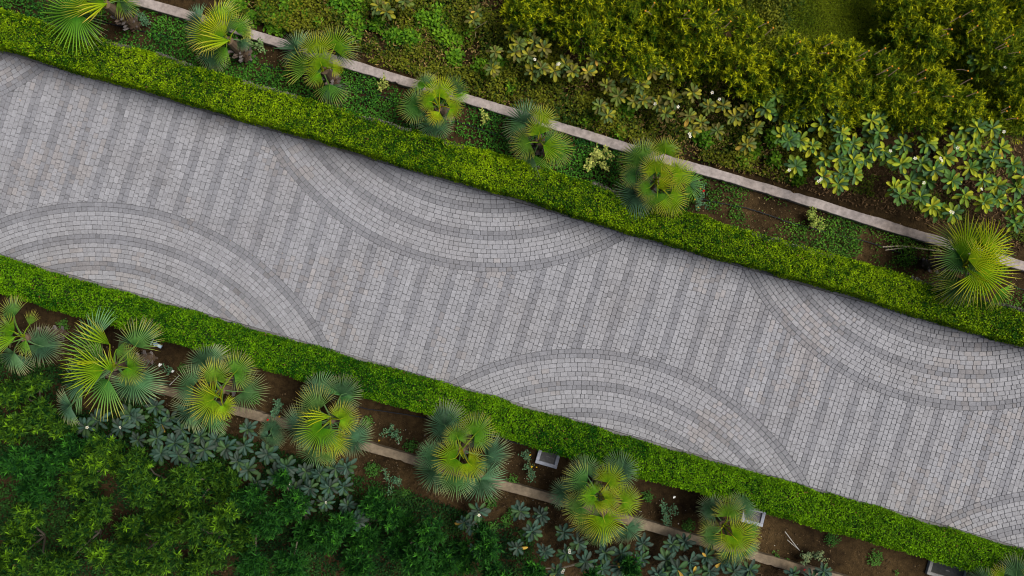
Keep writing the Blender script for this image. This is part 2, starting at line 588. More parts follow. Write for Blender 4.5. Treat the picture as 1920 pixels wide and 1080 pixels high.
# ------------------------------------------------------------------ hedges
def hedge(label, inner, outer, h, colA, colB, seed, dusty):
    """inner: ground line on the paving side, outer: top line on the bed side (photo pixels)"""
    rng = np.random.default_rng(seed)
    i0, i1 = at(*inner[0]), at(*inner[1])
    o0, o1 = at(*outer[0], h), at(*outer[1], h)
    base = Vector(((i0.x + o0.x) / 2, (i0.y + o0.y) / 2, -.03))
    d = (i1 - i0); Lh = d.length; d.normalize()
    n = Vector((-d.y, d.x, 0))
    side = 1 if (o0 - i0).dot(n) > 0 else -1
    n = n * side
    w0, w1 = (o0 - i0).dot(n), (o1 - i1).dot(n)
    Dn, Nn = np.array(d), np.array(n)
    I0 = np.array((i0.x, i0.y, 0.0))
    ext = 1.9
    # woody core
    core = MB()
    ks = 60
    rows = []
    for i in range(ks + 1):
        s = -ext + (Lh + 2 * ext) * i / ks
        w = w0 + (w1 - w0) * s / Lh
        rows.append([I0 + Dn * s + Nn * (.12) + np.array((0, 0, -.03)), I0 + Dn * s + Nn * (.10) + np.array((0, 0, h - .20)), I0 + Dn * s + Nn * (.2) + np.array((0, 0, h - .12)),
                     I0 + Dn * s + Nn * (w - .2) + np.array((0, 0, h - .12)), I0 + Dn * s + Nn * (w - .10) + np.array((0, 0, h - .2)), I0 + Dn * s + Nn * (w - .12) + np.array((0, 0, -.03))])
    vs = [tuple(p - np.array(base)) for r in rows for p in r]
    fs = []
    for i in range(ks):
        for j in range(5):
            f = (i * 6 + j, i * 6 + 1 + j, i * 6 + 7 + j, i * 6 + 6 + j)
            fs.append(f if side < 0 else f[::-1])
    core.add(vs, fs, (.02, .03, .01))
    root = core.build('hedge', M_BARK, None, base)
    tag(root, label, 'hedge', 'clipped hedges along the driveway')
    # leaves over the section: paving side, top, bed side
    N_ = 200000
    per = np.array([h * .95, (w0 + w1) / 2, h * .75]); per[1] *= 1.25
    which = rng.choice(3, N_, p=per / per.sum())
    s = rng.uniform(-ext, Lh + ext, N_)
    w = w0 + (w1 - w0) * s / Lh
    t = rng.random(N_)
    lump = vnoise(s, t * 2 + which * 9 + seed, .55) - .5
    lump2 = vnoise(s, t * 3 + which * 5 + seed, .2) - .5
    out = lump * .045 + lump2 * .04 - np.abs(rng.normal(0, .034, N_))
    P = np.zeros((N_, 3)); Nm = np.zeros((N_, 3))
    m0, m1, m2 = which == 0, which == 1, which == 2
    wob = (vnoise(s, s * 0 + seed * 3.1, 1.1) - .5) * .07 + (vnoise(s, s * 0 + seed * 5.7, .35) - .5) * .05
    P[m0] = I0 + Dn * s[m0, None] + Nn * (wob[m0] - out[m0] + .0)[:, None]; P[m0, 2] = t[m0] * h * .97
    Nm[m0] = -Nn + np.array((0, 0, .35))
    P[m1] = I0 + Dn * s[m1, None] + Nn * (wob[m1] + .0 + t[m1] * (w[m1]))[:, None]
    edge = np.minimum(t[m1], 1 - t[m1])
    P[m1, 2] = h + out[m1] - np.clip(.06 - edge, 0, 1) * .9
    Nm[m1] = np.array((0, 0, 1.0))
    wob2 = (vnoise(s, s * 0 + seed * 7.3, .9) - .5) * .10 + (vnoise(s, s * 0 + seed * 2.7, .3) - .5) * .07
    P[m2] = I0 + Dn * s[m2, None] + Nn * (w[m2] + wob2[m2] + out[m2])[:, None]; P[m2, 2] = h * (1 - t[m2] ** 1.3 * .85) - .02
    Nm[m2] = Nn + np.array((0, 0, .35))
    Nm = unit(Nm + rng.normal(0, .55, (N_, 3)))
    A = unit(np.cross(Nm, rng.normal(0, 1, (N_, 3))) + Nm * rng.uniform(.0, .8, (N_, 1)))
    reg = vnoise(P[:, 0] + seed, P[:, 1], 1.4) * .5 + vnoise(P[:, 0], P[:, 1] + seed, .12) * .5
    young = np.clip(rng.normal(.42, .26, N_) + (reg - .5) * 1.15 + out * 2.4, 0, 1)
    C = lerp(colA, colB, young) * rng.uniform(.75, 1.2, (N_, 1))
    if dusty:
        k_ = (which == 2) & (vnoise(s, s * 0 + 2, .7) > .52) & (t < .35)
        C[k_] = np.array((.16, .16, .13)) * rng.uniform(.7, 1.3, (k_.sum(), 1))
    brown = rng.random(N_) < .006
    C[brown] = (.16, .08, .03)
    me = leaf_cloud('foliage', P - np.array(base), A, Nm, rng.uniform(.036, .060, N_), rng.uniform(.021, .035, N_), C, M_HEDGE)
    tag(link('foliage', me, root), kind='stuff')


hedge('clipped green hedge above the driveway, in front of the upper palms', ((0, 93), (1920, 651)), ((0, 14), (1920, 584)), 0.95, (.014, .074, .002), (.31, .47, .003), 3, True)
hedge('clipped green hedge below the driveway, in front of the lower palms', ((0, 480), (1920, 1031)), ((0, 551), (1920, 1099)), 0.95, (.008, .066, .002), (.18, .38, .003), 8, False)

# ------------------------------------------------------------------ fan palms
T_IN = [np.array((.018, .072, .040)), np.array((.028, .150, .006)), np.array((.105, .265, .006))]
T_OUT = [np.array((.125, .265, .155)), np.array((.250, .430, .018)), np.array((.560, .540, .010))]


def tone_col(tab, t):
    i = 0 if t < 1 else 1; f = min(1.0, t - i)
    return tab[i] * (1 - f) + tab[i + 1] * f


def fan_mesh(L, spread, tone, rnd, vfold, droop):
    n = max(5, int(spread / 7.0))
    dth = rad(spread) / n
    cin, cout = tone_col(T_IN, tone), tone_col(T_OUT, tone)
    tipc = (np.array((.58, .47, .10)) if tone > .45 else np.array((.42, .40, .20))) if rnd.random() < .75 else cout * 1.2
    m = MB()
    half = rad(spread) / 2
    fr = (.03, .28, .52, .76, 1.0)
    split = rnd.uniform(.44, .52)
    hang = rnd.uniform(.5, 1.3)
    for i in range(n):
        th = -half + dth * (i + .5)
        q = abs(th) / max(half, .01)
        Ls = L * (1 - .24 * q ** 1.6) * rnd.uniform(.95, 1.05)
        bend = rnd.gauss(0, .035)
        tipdrop = abs(rnd.gauss(0, .05)) * hang
        fresh = rnd.uniform(.88, 1.12)
        vs, cs = [], []
        for j, f in enumerate(fr):
            r = Ls * f
            a = th + bend * max(0, f - split) * 2
            # half width: joined up to the split, tapering beyond
            wj = math.tan(dth / 2) * r
            if f > split: wj = math.tan(dth / 2) * Ls * split * max(0.0, (1 - f) / (1 - split)) ** .75 * .66
            dz = -droop * Ls * f * f - tipdrop * Ls * max(0, f - split) ** 2 * 3
            def pt(off, up):
                x = r * math.cos(a) - off * math.sin(a); y = r * math.sin(a) + off * math.cos(a)
                return (x, y, abs(y) * vfold + dz + up)
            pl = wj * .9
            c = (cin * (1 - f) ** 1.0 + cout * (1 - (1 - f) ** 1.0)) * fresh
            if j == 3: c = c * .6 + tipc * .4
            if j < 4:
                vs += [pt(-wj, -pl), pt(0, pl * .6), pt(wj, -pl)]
                cs += [tuple(c * .26), tuple(c * 1.5 + np.array((.02, .02, .0))), tuple(c * .40)]  # pleat valleys darkened, crease shade put into the colour; midribs lighter
            else:
                vs.append(pt(0, 0)); cs.append(tuple(tipc * fresh))
        fs = []
        for j in range(3):
            k = j * 3
            fs += [(k, k + 3, k + 4, k + 1), (k + 1, k + 4, k + 5, k + 2)]
        fs += [(9, 12, 10), (10, 12, 11)]
        m.add(vs, fs, cs)
    return m


LEV_Z = (-.28, -.03, .17, .36)
LEV_P = (-26, -9, 6, 17)


def fan_palm(label, crown, zc, fronds, seed, group, trunk=True):
    rnd = random.Random(seed)
    cp = at(*crown, zc)
    base = Vector((cp.x + rnd.uniform(-.06, .06), cp.y + rnd.uniform(-.06, .06), -.03))
    root = thing('fan_palm', label, 'palm', base, group)
    top = cp - base
    if trunk:
        t = MB()
        pts = [Vector((0, 0, 0)) + Vector((top.x * f, top.y * f, (zc - .05) * f)) for f in (0, .3, .6, .85, 1)]
        t.tube(pts, .15, .10, 10, (.12, .085, .055))
        tr = t.build('trunk', M_BARK, root)
        b = MB()
        for k in range(34):                      # old cut leaf bases in a spiral
            f = (k + .5) / 34 * .6
            a = k * 2.4
            z = zc * f * .98
            ctr = Vector((top.x * f, top.y * f, z))
            o = Vector((math.cos(a), math.sin(a), 0)); s_ = Vector((-o.y, o.x, 0))
            r0 = .15 - .05 * f
            ln = rnd.uniform(.08, .15)
            w = rnd.uniform(.03, .05)
            tip = ctr + o * (r0 + ln * .75) + Vector((0, 0, ln * .8))
            p0 = ctr + o * (r0 - .02)
            c = np.array(((.20, .15, .12), (.22, .18, .17), (.10, .065, .045), (.24, .21, .20))[k % 4]) * rnd.uniform(.7, 1.2)
            b.add([p0 - s_ * w, p0 + s_ * w, tip + s_ * w * .6, tip - s_ * w * .6,
                   p0 - s_ * w - Vector((0, 0, .04)), p0 + s_ * w - Vector((0, 0, .04)), tip + s_ * w * .6 - Vector((0, 0, .02)), tip - s_ * w * .6 - Vector((0, 0, .02))],
                  [(0, 1, 2, 3), (7, 6, 5, 4), (0, 4, 5, 1), (1, 5, 6, 2), (2, 6, 7, 3), (3, 7, 4, 0)], tuple(c))
        b.build('leaf_bases', M_BARK, tr)
    under = []
    for (hx, hy, ang, Lp, spread, tone, lev) in fronds:      # extra fronds half hidden below the listed ones, darkened for depth
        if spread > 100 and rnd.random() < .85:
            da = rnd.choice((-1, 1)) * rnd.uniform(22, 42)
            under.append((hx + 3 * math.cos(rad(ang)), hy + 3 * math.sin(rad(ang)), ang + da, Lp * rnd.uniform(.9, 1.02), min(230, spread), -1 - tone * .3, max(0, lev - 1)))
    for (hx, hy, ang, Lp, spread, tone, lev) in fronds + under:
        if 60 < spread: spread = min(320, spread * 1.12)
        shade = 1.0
        if tone < 0: tone = -tone - 1; shade = .72     # lower blade darkened: shade inside the crown put into its colour
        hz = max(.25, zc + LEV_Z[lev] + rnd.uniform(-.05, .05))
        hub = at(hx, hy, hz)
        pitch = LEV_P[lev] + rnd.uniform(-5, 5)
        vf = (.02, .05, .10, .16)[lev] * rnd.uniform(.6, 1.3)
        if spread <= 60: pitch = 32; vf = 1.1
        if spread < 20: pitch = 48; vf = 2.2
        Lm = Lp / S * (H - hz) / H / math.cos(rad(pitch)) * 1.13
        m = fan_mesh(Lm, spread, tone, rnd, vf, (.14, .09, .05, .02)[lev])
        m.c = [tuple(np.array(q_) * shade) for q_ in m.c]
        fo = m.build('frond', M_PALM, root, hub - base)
        rot = Matrix.Rotation(rad(-ang + rnd.uniform(-4, 4)), 4, 'Z') @ Matrix.Rotation(rad(-pitch), 4, 'Y') @ Matrix.Rotation(rad(rnd.uniform(-9, 9)), 4, 'X')
        fo.rotation_euler = rot.to_euler()
        inv = (Matrix.Translation(hub) @ rot).inverted()
        st = Vector((cp.x + rnd.uniform(-.05, .05), cp.y + rnd.uniform(-.05, .05), zc - .12))
        mid = (st + hub) / 2 + Vector((0, 0, .10 + .15 * (hub - st).length))
        pts = []
        for f in (0, .25, .5, .75, 1):
            pts.append(inv @ (st * (1 - f) ** 2 + mid * 2 * f * (1 - f) + hub * f * f))
        pts.append(inv @ hub + Vector((Lm * .22, 0, -.004)))
        p = MB(); p.tube(pts, .017, .006, 5, tuple(tone_col(T_OUT, min(2, tone + .2)) * .6))
        p.build('petiole', M_PALM, fo)
    return root


GU, GL = 'fan palms in the bed above the driveway', 'fan palms in the bed below the driveway'
PALMS = [
 ('yellow-green fan palm cut off by the top edge, first of the upper row', (196, 6), 1.5, GU,
  [(144, 24, 155, 74, 225, .9, 1), (172, 14, 186, 56, 75, 1.5, 2), (201, 6, 112, 52, 60, 1.8, 3), (194, 4, 180, 32, 150, 1.0, 2), (160, -14, 200, 60, 150, .6, 1), (205, -22, 300, 55, 180, 1.0, 1), (222, 0, 40, 34, 120, .8, 0)]),
 ('fan palm with curling fronds and brown leaf bases, second of the upper row', (427, 74), 1.3, GU,
  [(412, 38, 258, 46, 190, 1.2, 1), (397, 67, 192, 46, 190, 1.4, 2), (421, 66, 236, 44, 105, 1.6, 3), (414, 71, 210, 21, 210, 1.1, 3), (441, 57, 302, 35, 170, .9, 1), (397, 97, 110, 33, 190, .3, 0), (430, 76, 150, 52, 60, 1.7, 3), (376, 40, 200, 40, 150, .1, 0), (452, 75, 60, 18, 150, .2, 0), (425, 88, 130, 34, 100, .9, 1)]),
 ('wide fan palm with blue-green fronds over the wall, third of the upper row', (607, 130), 1.3, GU,
  [(560, 95, 222, 47, 140, .2, 0), (580, 128, 195, 54, 105, .8, 1), (593, 100, 268, 42, 160, 1.4, 2), (625, 92, 292, 46, 190, 1.1, 1), (603, 123, 250, 34, 225, 1.5, 3), (600, 137, 150, 32, 140, 1.2, 2), (617, 157, 95, 40, 115, .7, 0), (625, 128, 0, 20, 180, 1.6, 2), (570, 110, 205, 40, 90, .5, 0)]),
 ('round yellow-green fan palm standing astride the wall, fourth of the upper row', (822, 200), 1.3, GU,
  [(797, 163, 265, 30, 200, .9, 0), (849, 171, 312, 30, 210, 1.0, 0), (824, 181, 280, 36, 200, 1.7, 2), (810, 191, 195, 27, 205, 1.5, 3), (784, 199, 195, 38, 240, .6, 1), (844, 203, 0, 25, 210, 1.9, 2), (824, 210, 128, 28, 110, 1.9, 3), (816, 227, 95, 35, 195, .4, 0), (825, 204, 254, 30, 10, 1.9, 3), (841, 208, 78, 24, 50, .5, 0)]),
 ('open fan palm with separate splayed fronds, fifth of the upper row', (1012, 264), 1.3, GU,
  [(987, 232, 228, 44, 235, .3, 0), (1013, 230, 292, 38, 130, 1.6, 1), (1012, 252, 255, 33, 150, 1.3, 3), (993, 267, 152, 36, 165, .8, 2), (1018, 272, 18, 40, 105, 1.4, 3), (1037, 277, 12, 40, 215, 1.0, 1), (1000, 290, 105, 48, 135, .8, 0), (1026, 255, 60, 26, 80, 1.0, 1)]),
 ('largest full-crowned fan palm of the upper row beside the red rose', (1230, 337), 1.45, GU,
  [(1230, 322, 260, 34, 205, 1.4, 3), (1238, 337, 335, 30, 105, 1.8, 3), (1232, 353, 342, 34, 60, 1.9, 3), (1218, 352, 165, 27, 190, .9, 2), (1205, 302, 232, 45, 195, .7, 1), (1247, 287, 275, 34, 205, 1.1, 1), (1263, 327, 345, 35, 215, 1.8, 2), (1285, 343, 352, 40, 180, .8, 0), (1255, 368, 42, 40, 190, 1.5, 1), (1197, 363, 140, 43, 235, .1, 0), (1233, 363, 95, 36, 170, .9, 1), (1192, 330, 182, 28, 160, .5, 1), (1215, 290, 250, 30, 150, .9, 0), (1236, 345, 310, 14, 90, 1.9, 3)]),
 ('big glossy fan palm at the far end of the upper wall by the plumerias', (1810, 495), 1.7, GU,
  [(1811, 471, 300, 72, 135, 1.8, 1), (1848, 468, 326, 60, 155, 1.9, 1), (1834, 508, 20, 70, 235, 2.0, 2), (1815, 486, 354, 50, 115, 1.8, 3), (1804, 483, 165, 50, 155, .5, 1), (1810, 501, 76, 46, 14, 1.9, 3), (1811, 523, 100, 55, 135, .8, 0), (1871, 544, 40, 45, 100, .9, 0), (1791, 510, 140, 42, 70, 1.0, 0), (1840, 490, 350, 55, 120, 1.8, 1), (1800, 480, 318, 42, 150, 1.1, 1)]),
 ('dark fan palm cut off by the left edge, first of the lower row', (42, 634), 1.6, GL,
  [(71, 647, 25, 38, 300, .1, 0), (55, 610, 280, 28, 75, .8, 1), (27, 622, 200, 40, 125, 1.2, 2), (30, 631, 135, 45, 60, 1.3, 3), (27, 593, 240, 40, 130, .6, 1), (27, 661, 130, 46, 140, .2, 0), (49, 637, 110, 36, 70, .8, 1), (5, 650, 190, 42, 150, .5, 1)]),
 ('broadest fan palm of the lower row with long drooping fronds', (212, 688), 1.9, GL,
  [(179, 636, 235, 60, 130, .2, 0), (206, 646, 245, 58, 60, 1.2, 2), (210, 697, 272, 42, 60, 1.4, 3), (194, 671, 195, 82, 115, .8, 2), (194, 695, 180, 64, 105, 1.4, 3), (198, 677, 182, 40, 12, 1.9, 3), (253, 650, 295, 52, 135, .5, 1), (239, 689, 30, 35, 210, 1.0, 2), (249, 712, 85, 55, 205, .2, 0), (204, 712, 122, 76, 115, .6, 1), (158, 716, 162, 70, 115, .3, 0), (134, 760, 165, 45, 130, .1, 0), (218, 655, 20, 26, 120, .7, 1), (236, 676, 300, 30, 80, .6, 1)]),
 ('round blue-green fan palm, third of the lower row', (412, 733), 1.5, GL,
  [(387, 684, 240, 48, 225, .2, 0), (404, 713, 268, 40, 190, .9, 2), (439, 700, 312, 40, 225, .8, 1), (456, 734, 20, 42, 230, .3, 0), (400, 749, 160, 46, 215, 1.3, 3), (361, 726, 195, 45, 210, .2, 1), (361, 767, 155, 46, 165, .2, 0), (396, 774, 110, 43, 180, .5, 1), (418, 760, 55, 27, 200, 1.7, 3), (415, 748, 246, 46, 14, 1.8, 3)]),
 ('round fan palm with a yellow folded frond, fourth of the lower row', (620, 788), 1.5, GL,
  [(599, 736, 265, 40, 195, .2, 0), (597, 768, 205, 50, 205, .5, 1), (638, 742, 320, 39, 225, .4, 0), (638, 786, 340, 37, 225, 1.4, 2), (621, 781, 186, 48, 40, 1.7, 3), (603, 803, 140, 48, 235, 1.1, 3), (567, 799, 175, 46, 195, .2, 0), (625, 821, 60, 37, 175, 1.6, 2), (591, 844, 125, 41, 160, .3, 0), (658, 820, 30, 39, 235, .1, 0), (614, 847, 95, 28, 160, .6, 1)]),
 ('full fan palm beside the square valve box, fifth of the lower row', (864, 846), 1.5, GL,
  [(836, 800, 235, 46, 255, .1, 0), (890, 815, 322, 41, 240, .9, 1), (858, 822, 255, 29, 270, .9, 3), (854, 859, 165, 41, 225, 1.4, 3), (878, 868, 38, 35, 225, 1.8, 3), (869, 860, 262, 30, 12, 1.9, 3), (912, 854, 5, 46, 225, .1, 0), (815, 854, 185, 33, 225, .2, 1), (821, 880, 150, 50, 185, .3, 0), (856, 894, 100, 46, 175, .4, 1), (901, 898, 75, 49, 215, .1, 0)]),
 ('fan palm with golden fronds between the two valve boxes, sixth of the lower row', (1122, 932), 1.5, GL,
  [(1098, 888, 245, 33, 225, .3, 0), (1101, 905, 190, 46, 145, .5, 1), (1161, 886, 312, 39, 240, .2, 0), (1140, 905, 312, 36, 215, 1.4, 1), (1113, 929, 185, 28, 245, 1.1, 3), (1135, 936, 18, 29, 245, 1.5, 3), (1113, 940, 25, 28, 60, 1.6, 3), (1168, 942, 0, 37, 235, 1.3, 1), (1131, 970, 72, 47, 215, 1.8, 2), (1090, 951, 165, 37, 245, .6, 1), (1063, 927, 195, 31, 225, .1, 0), (1107, 970, 110, 41, 165, .8, 1), (1122, 997, 100, 34, 175, .6, 0), (1175, 988, 60, 39, 195, .1, 0)]),
 ('smaller fan palm covering part of a valve box, seventh of the lower row', (1358, 986), 1.35, GL,
  [(1336, 956, 225, 28, 275, .1, 0), (1364, 968, 285, 37, 185, .9, 2), (1394, 954, 312, 33, 245, .2, 0), (1339, 1003, 165, 29, 285, .5, 2), (1375, 1006, 45, 43, 265, 1.6, 3), (1352, 990, 102, 22, 12, 1.9, 3), (1356, 985, 280, 20, 12, 1.8, 3), (1400, 998, 2, 31, 205, 1.0, 1), (1398, 1033, 55, 31, 195, .3, 0), (1370, 1036, 90, 29, 175, .5, 0), (1332, 990, 225, 22, 110, 1.5, 0)]),
 ('fan palm mostly cut off by the bottom edge near the right corner', (1890, 1108), 1.4, GL,
  [(1906, 1082, 275, 42, 135, .2, 1), (1880, 1088, 245, 34, 70, 1.6, 2), (1852, 1090, 272, 24, 14, 1.9, 3), (1850, 1095, 235, 30, 150, .3, 0), (1900, 1130, 60, 45, 200, .8, 1), (1930, 1100, 0, 40, 200, .6, 1)]),
]
for i, (lab, cr, zc, grp, fr) in enumerate(PALMS):
    fan_palm(lab, cr, zc, fr, 100 + i, grp)
fan_palm('small dull grey-green palm seedling low beside the lower wall', (508, 812), .45, [(508, 806, 300, 26, 240, .1, 1), (504, 818, 140, 24, 220, .0, 0), (512, 818, 60, 26, 200, .15, 1)], 160, GL, trunk=False)

# ------------------------------------------------------------------ plumerias: bush > rosette > leaf
def plum_leaf(tint, seed, curl):
    rnd = random.Random(seed)
    ts = (0, .12, .34, .58, .78, .93, 1.0)
    ws = (.025, .05, .115, .165, .165, .10, .0)
    m = MB()
    vs, cs, fs = [], [], []
    k = rnd.uniform(.9, 1.1)
    for t, w in zip(ts, ws):
        z = .16 * math.sin(t * 2.2) * (1 - curl) - curl * .35 * t * t
        w *= k
        if w > 0:
            vs += [(t, -w, z + w * .35), (t, 0, z), (t, w, z + w * .35)]
            c = np.array(tint)
            cs += [tuple(c * .95), tuple(c * 1.25 + .02), tuple(c * 1.0)]
        else:
            vs.append((t, 0, z)); cs.append(tuple(np.array(tint) * 1.1))
    for j in range(5):
        q = j * 3
        fs += [(q, q + 3, q + 4, q + 1), (q + 1, q + 4, q + 5, q + 2)]
    fs += [(15, 18, 16), (16, 18, 17)]
    m.add(vs, fs, cs)
    return m.mesh('leaf', M_PLUM)


TINTS = {'blue': [(.022, .058, .038), (.034, .070, .048), (.036, .080, .024), (.030, .048, .034)],
         'green': [(.050, .120, .018), (.130, .195, .012), (.042, .095, .030), (.25, .28, .010)],
         'olive': [(.090, .125, .015), (.055, .090, .020), (.20, .19, .010), (.095, .090, .016)]}
LEAVES = {k: [plum_leaf(t, i * 7 + j, .25 + .35 * j) for i, t in enumerate(v) for j in range(2)] for k, v in TINTS.items()}
YELLOW = plum_leaf((.34, .22, .03), 99, .5)
tipm = MB(); tipm.tube([(0, 0, -.05), (0, 0, .0), (0, 0, .04)], .016, .006, 6, (.12, .15, .05))
TIP = tipm.mesh('rosette', M_BARK)


def flower_mesh():
    m = MB()
    for k in range(5):
        a = k * 2 * math.pi / 5
        ca, sa = math.cos(a), math.sin(a)
        P = [(.004, 0, 0), (.022, -.014, .008), (.040, 0, .004), (.022, .014, .008)]
        m.add([(x * ca - y * sa, x * sa + y * ca, z) for x, y, z in P], [(0, 1, 2, 3)], [(.85, .75, .35), (.82, .82, .78), (.85, .85, .83), (.82, .82, .78)])
    return m.mesh('flower', M_PETAL)


FLOWER = flower_mesh()


def plumeria(label, base_px, ros, tint, z0, z1, size, seed, group, flowers=()):
    rnd = random.Random(seed)
    b = at(*base_px); b.z = -.03
    root = thing('plumeria_bush', label, 'bush', b, group)
    st = MB()
    fork = Vector((rnd.uniform(-.05, .05), rnd.uniform(-.05, .05), z0 * .35))
    st.tube([(0, 0, 0), fork], .05, .04, 7, (.17, .15, .12))
    for (px, py) in ros:
        z = rnd.uniform(z0, z1)
        p = at(px + rnd.uniform(-2, 2), py + rnd.uniform(-2, 2), z)
        q = p - b
        dq = (q - fork)
        m1 = fork + dq * .5 + Vector((rnd.uniform(-.1, .1), rnd.uniform(-.1, .1), -.08))
        st.tube([fork, fork + (m1 - fork) * .6 + Vector((0, 0, .02)), m1, q - Vector((0, 0, .05)), q], .026, .014, 6, tuple(np.array((.20, .17, .13)) * rnd.uniform(.7, 1.2)))
        ro = link('rosette', TIP, root, q)
        lean = Vector((dq.x, dq.y, 0)) * .25
        ro.rotation_euler = (-lean.y * .5 + rnd.uniform(-.15, .15), lean.x * .5 + rnd.uniform(-.15, .15), rnd.uniform(0, 6.28))
        nl = rnd.randint(13, 17)
        sz = size * rnd.uniform(.92, 1.15)
        for k in range(nl):
            f = k / nl
            me = YELLOW if rnd.random() < .010 else rnd.choice(LEAVES[tint])
            lf = link('leaf', me, ro)
            s_ = sz * (.97 - .38 * f) * rnd.uniform(.9, 1.1)
            lf.scale = (s_, s_ * rnd.uniform(.95, 1.15), s_)
            lf.location = (0, 0, -.03 + .05 * f)
            lf.rotation_euler = (rnd.uniform(-.25, .25), -rad(-2 + 58 * f ** 2 + rnd.uniform(-8, 8)), k * 2.4 + rnd.uniform(-.12, .12))
    for (px, py) in flowers:
        z = z1 + .10
        c = at(px, py, z) - b
        for k in range(rnd.randint(1, 2)):
            fl = link('flower', FLOWER, root, c + Vector((rnd.uniform(-.05, .05), rnd.uniform(-.05, .05), rnd.uniform(-.02, .03))))
            fl.scale = (1.15,) * 3
            fl.rotation_euler = (rnd.uniform(-.5, .5), rnd.uniform(-.5, .5), rnd.uniform(0, 6))
    return root


def Z(ox, oy, pts):
    return [(ox + x / 3, oy + y / 3) for x, y in pts]


GP1, GP2, GP3 = 'plumerias behind the upper wall', 'faded plumerias in the middle of the upper planting', 'plumerias below the lower wall'
# upper right, in full leaf
plumeria('plumeria bush with open bare branches, nearest the thinning olive plumerias', (1530, 245),
         Z(1280, 0, [(470, 615), (530, 545), (550, 640), (610, 690), (660, 620), (705, 625), (560, 760), (590, 790), (660, 790), (640, 930), (730, 820)]), 'green', .8, 1.2, .29, 1, GP1, [(1483, 320)])
plumeria('plumeria bush with bronze stems showing through its middle', (1600, 270),
         Z(1280, 0, [(785, 700), (860, 670), (890, 620), (895, 745), (1000, 625), (1065, 680), (1110, 660), (1165, 690), (885, 810), (965, 815), (1060, 770), (1105, 745)]), 'green', .9, 1.3, .28, 2, GP1)
plumeria('dense plumeria bush closest to the upper wall, white flowers on its lower edge', (1580, 320),
         Z(1280, 0, [(1070, 840), (1130, 850), (1155, 880), (880, 890), (960, 900), (800, 900), (785, 990), (890, 980), (970, 990), (1020, 900), (880, 1040)]), 'green', .8, 1.2, .29, 3, GP1, [(1536, 337), (1672, 285)])
plumeria('plumeria bush with a white flower cluster beside the bare curved branch', (1720, 320),
         Z(1280, 0, [(1245, 820), (1375, 810), (1225, 930), (1340, 920), (1280, 1020), (1370, 1020), (1470, 890), (1510, 1020), (1190, 1060), (1420, 960)]) + Z(1280, 360, [(1215, 20), (1340, 30), (1400, 85), (1425, 105), (1520, 115)]), 'green', .9, 1.3, .30, 4, GP1, [(1719, 297), (1732, 346), (1785, 400)])
plumeria('large plumeria bush against the right edge, dotted with white flowers', (1830, 290),
         Z(1280, 0, [(1520, 800), (1580, 720), (1650, 720), (1740, 720), (1640, 780), (1600, 850), (1700, 890), (1620, 950), (1690, 1010), (1750, 900), (1790, 830), (1860, 930)]), 'green', 1.0, 1.4, .30, 5, GP1, [(1793, 277), (1763, 300), (1883, 250)])
plumeria('plumeria bush above the big end palm at the right edge', (1880, 380),
         Z(1280, 0, [(1770, 1050), (1870, 1050), (1920, 990)]) + Z(1280, 360, [(1590, 20), (1690, 60), (1770, 30), (1860, 80), (1865, 170), (1930, 130)]), 'green', .8, 1.2, .30, 6, GP1, [(1843, 352)])
plumeria('small plumeria peeping out between the cut oleanders near the right edge', (1855, 130),
         Z(1280, 0, [(1745, 350), (1665, 340), (1820, 440), (1900, 345)]), 'green', 1.0, 1.3, .30, 7, GP1, [(1883, 128)])
# the faded middle
plumeria('olive plumeria with a white bloom, high up in the middle of the planting', (990, 100),
         Z(640, 0, [(1000, 250), (870, 290), (980, 300), (1050, 310), (1140, 270), (850, 380), (1080, 240)]), 'olive', .7, 1.1, .25, 11, GP2, [(1000, 108)])
plumeria('yellowing olive plumeria beside two white blooms near the dead twigs', (1030, 135),
         Z(640, 0, [(1130, 390), (1080, 400), (1260, 360), (1200, 400), (1300, 400)]), 'olive', .7, 1.0, .25, 12, GP2, [(1047, 119)])
plumeria('sparse leggy plumeria with few leaves near the top edge', (730, 25), Z(640, 0, [(250, 70), (205, 40), (350, 10)]), 'olive', .5, .8, .25, 13, GP2)
plumeria('thin plumeria with drooping yellowed leaves right of the weed patch', (890, 45), Z(640, 0, [(750, 70), (745, 110), (960, 180), (1060, 160)]), 'olive', .5, .9, .24, 14, GP2)
plumeria('olive plumeria with twiggy top above the sixth palm', (1160, 130),
         Z(640, 0, [(1390, 400), (1430, 340), (1490, 480), (1560, 360), (1620, 420), (1680, 480), (1750, 400), (1830, 400)]), 'olive', .7, 1.1, .25, 15, GP2)
plumeria('broad-leaved olive plumeria nearest the largest palm', (1180, 190),
         Z(640, 0, [(1560, 540), (1650, 570), (1700, 560), (1460, 590), (1780, 590), (1830, 640), (1500, 650), (1860, 560)]), 'olive', .6, 1.0, .25, 16, GP2, [(1228, 193), (1273, 203)])
plumeria('yellow-green plumeria thicket between the faded ones and the bare-branched one', (1350, 210),
         Z(1280, 0, [(60, 520), (150, 600), (200, 740), (290, 660), (370, 630), (360, 810), (420, 720), (60, 740), (110, 690), (30, 650), (230, 590)]), 'olive', .7, 1.1, .25, 17, GP2, [(1332, 172), (1350, 186), (1290, 255)])
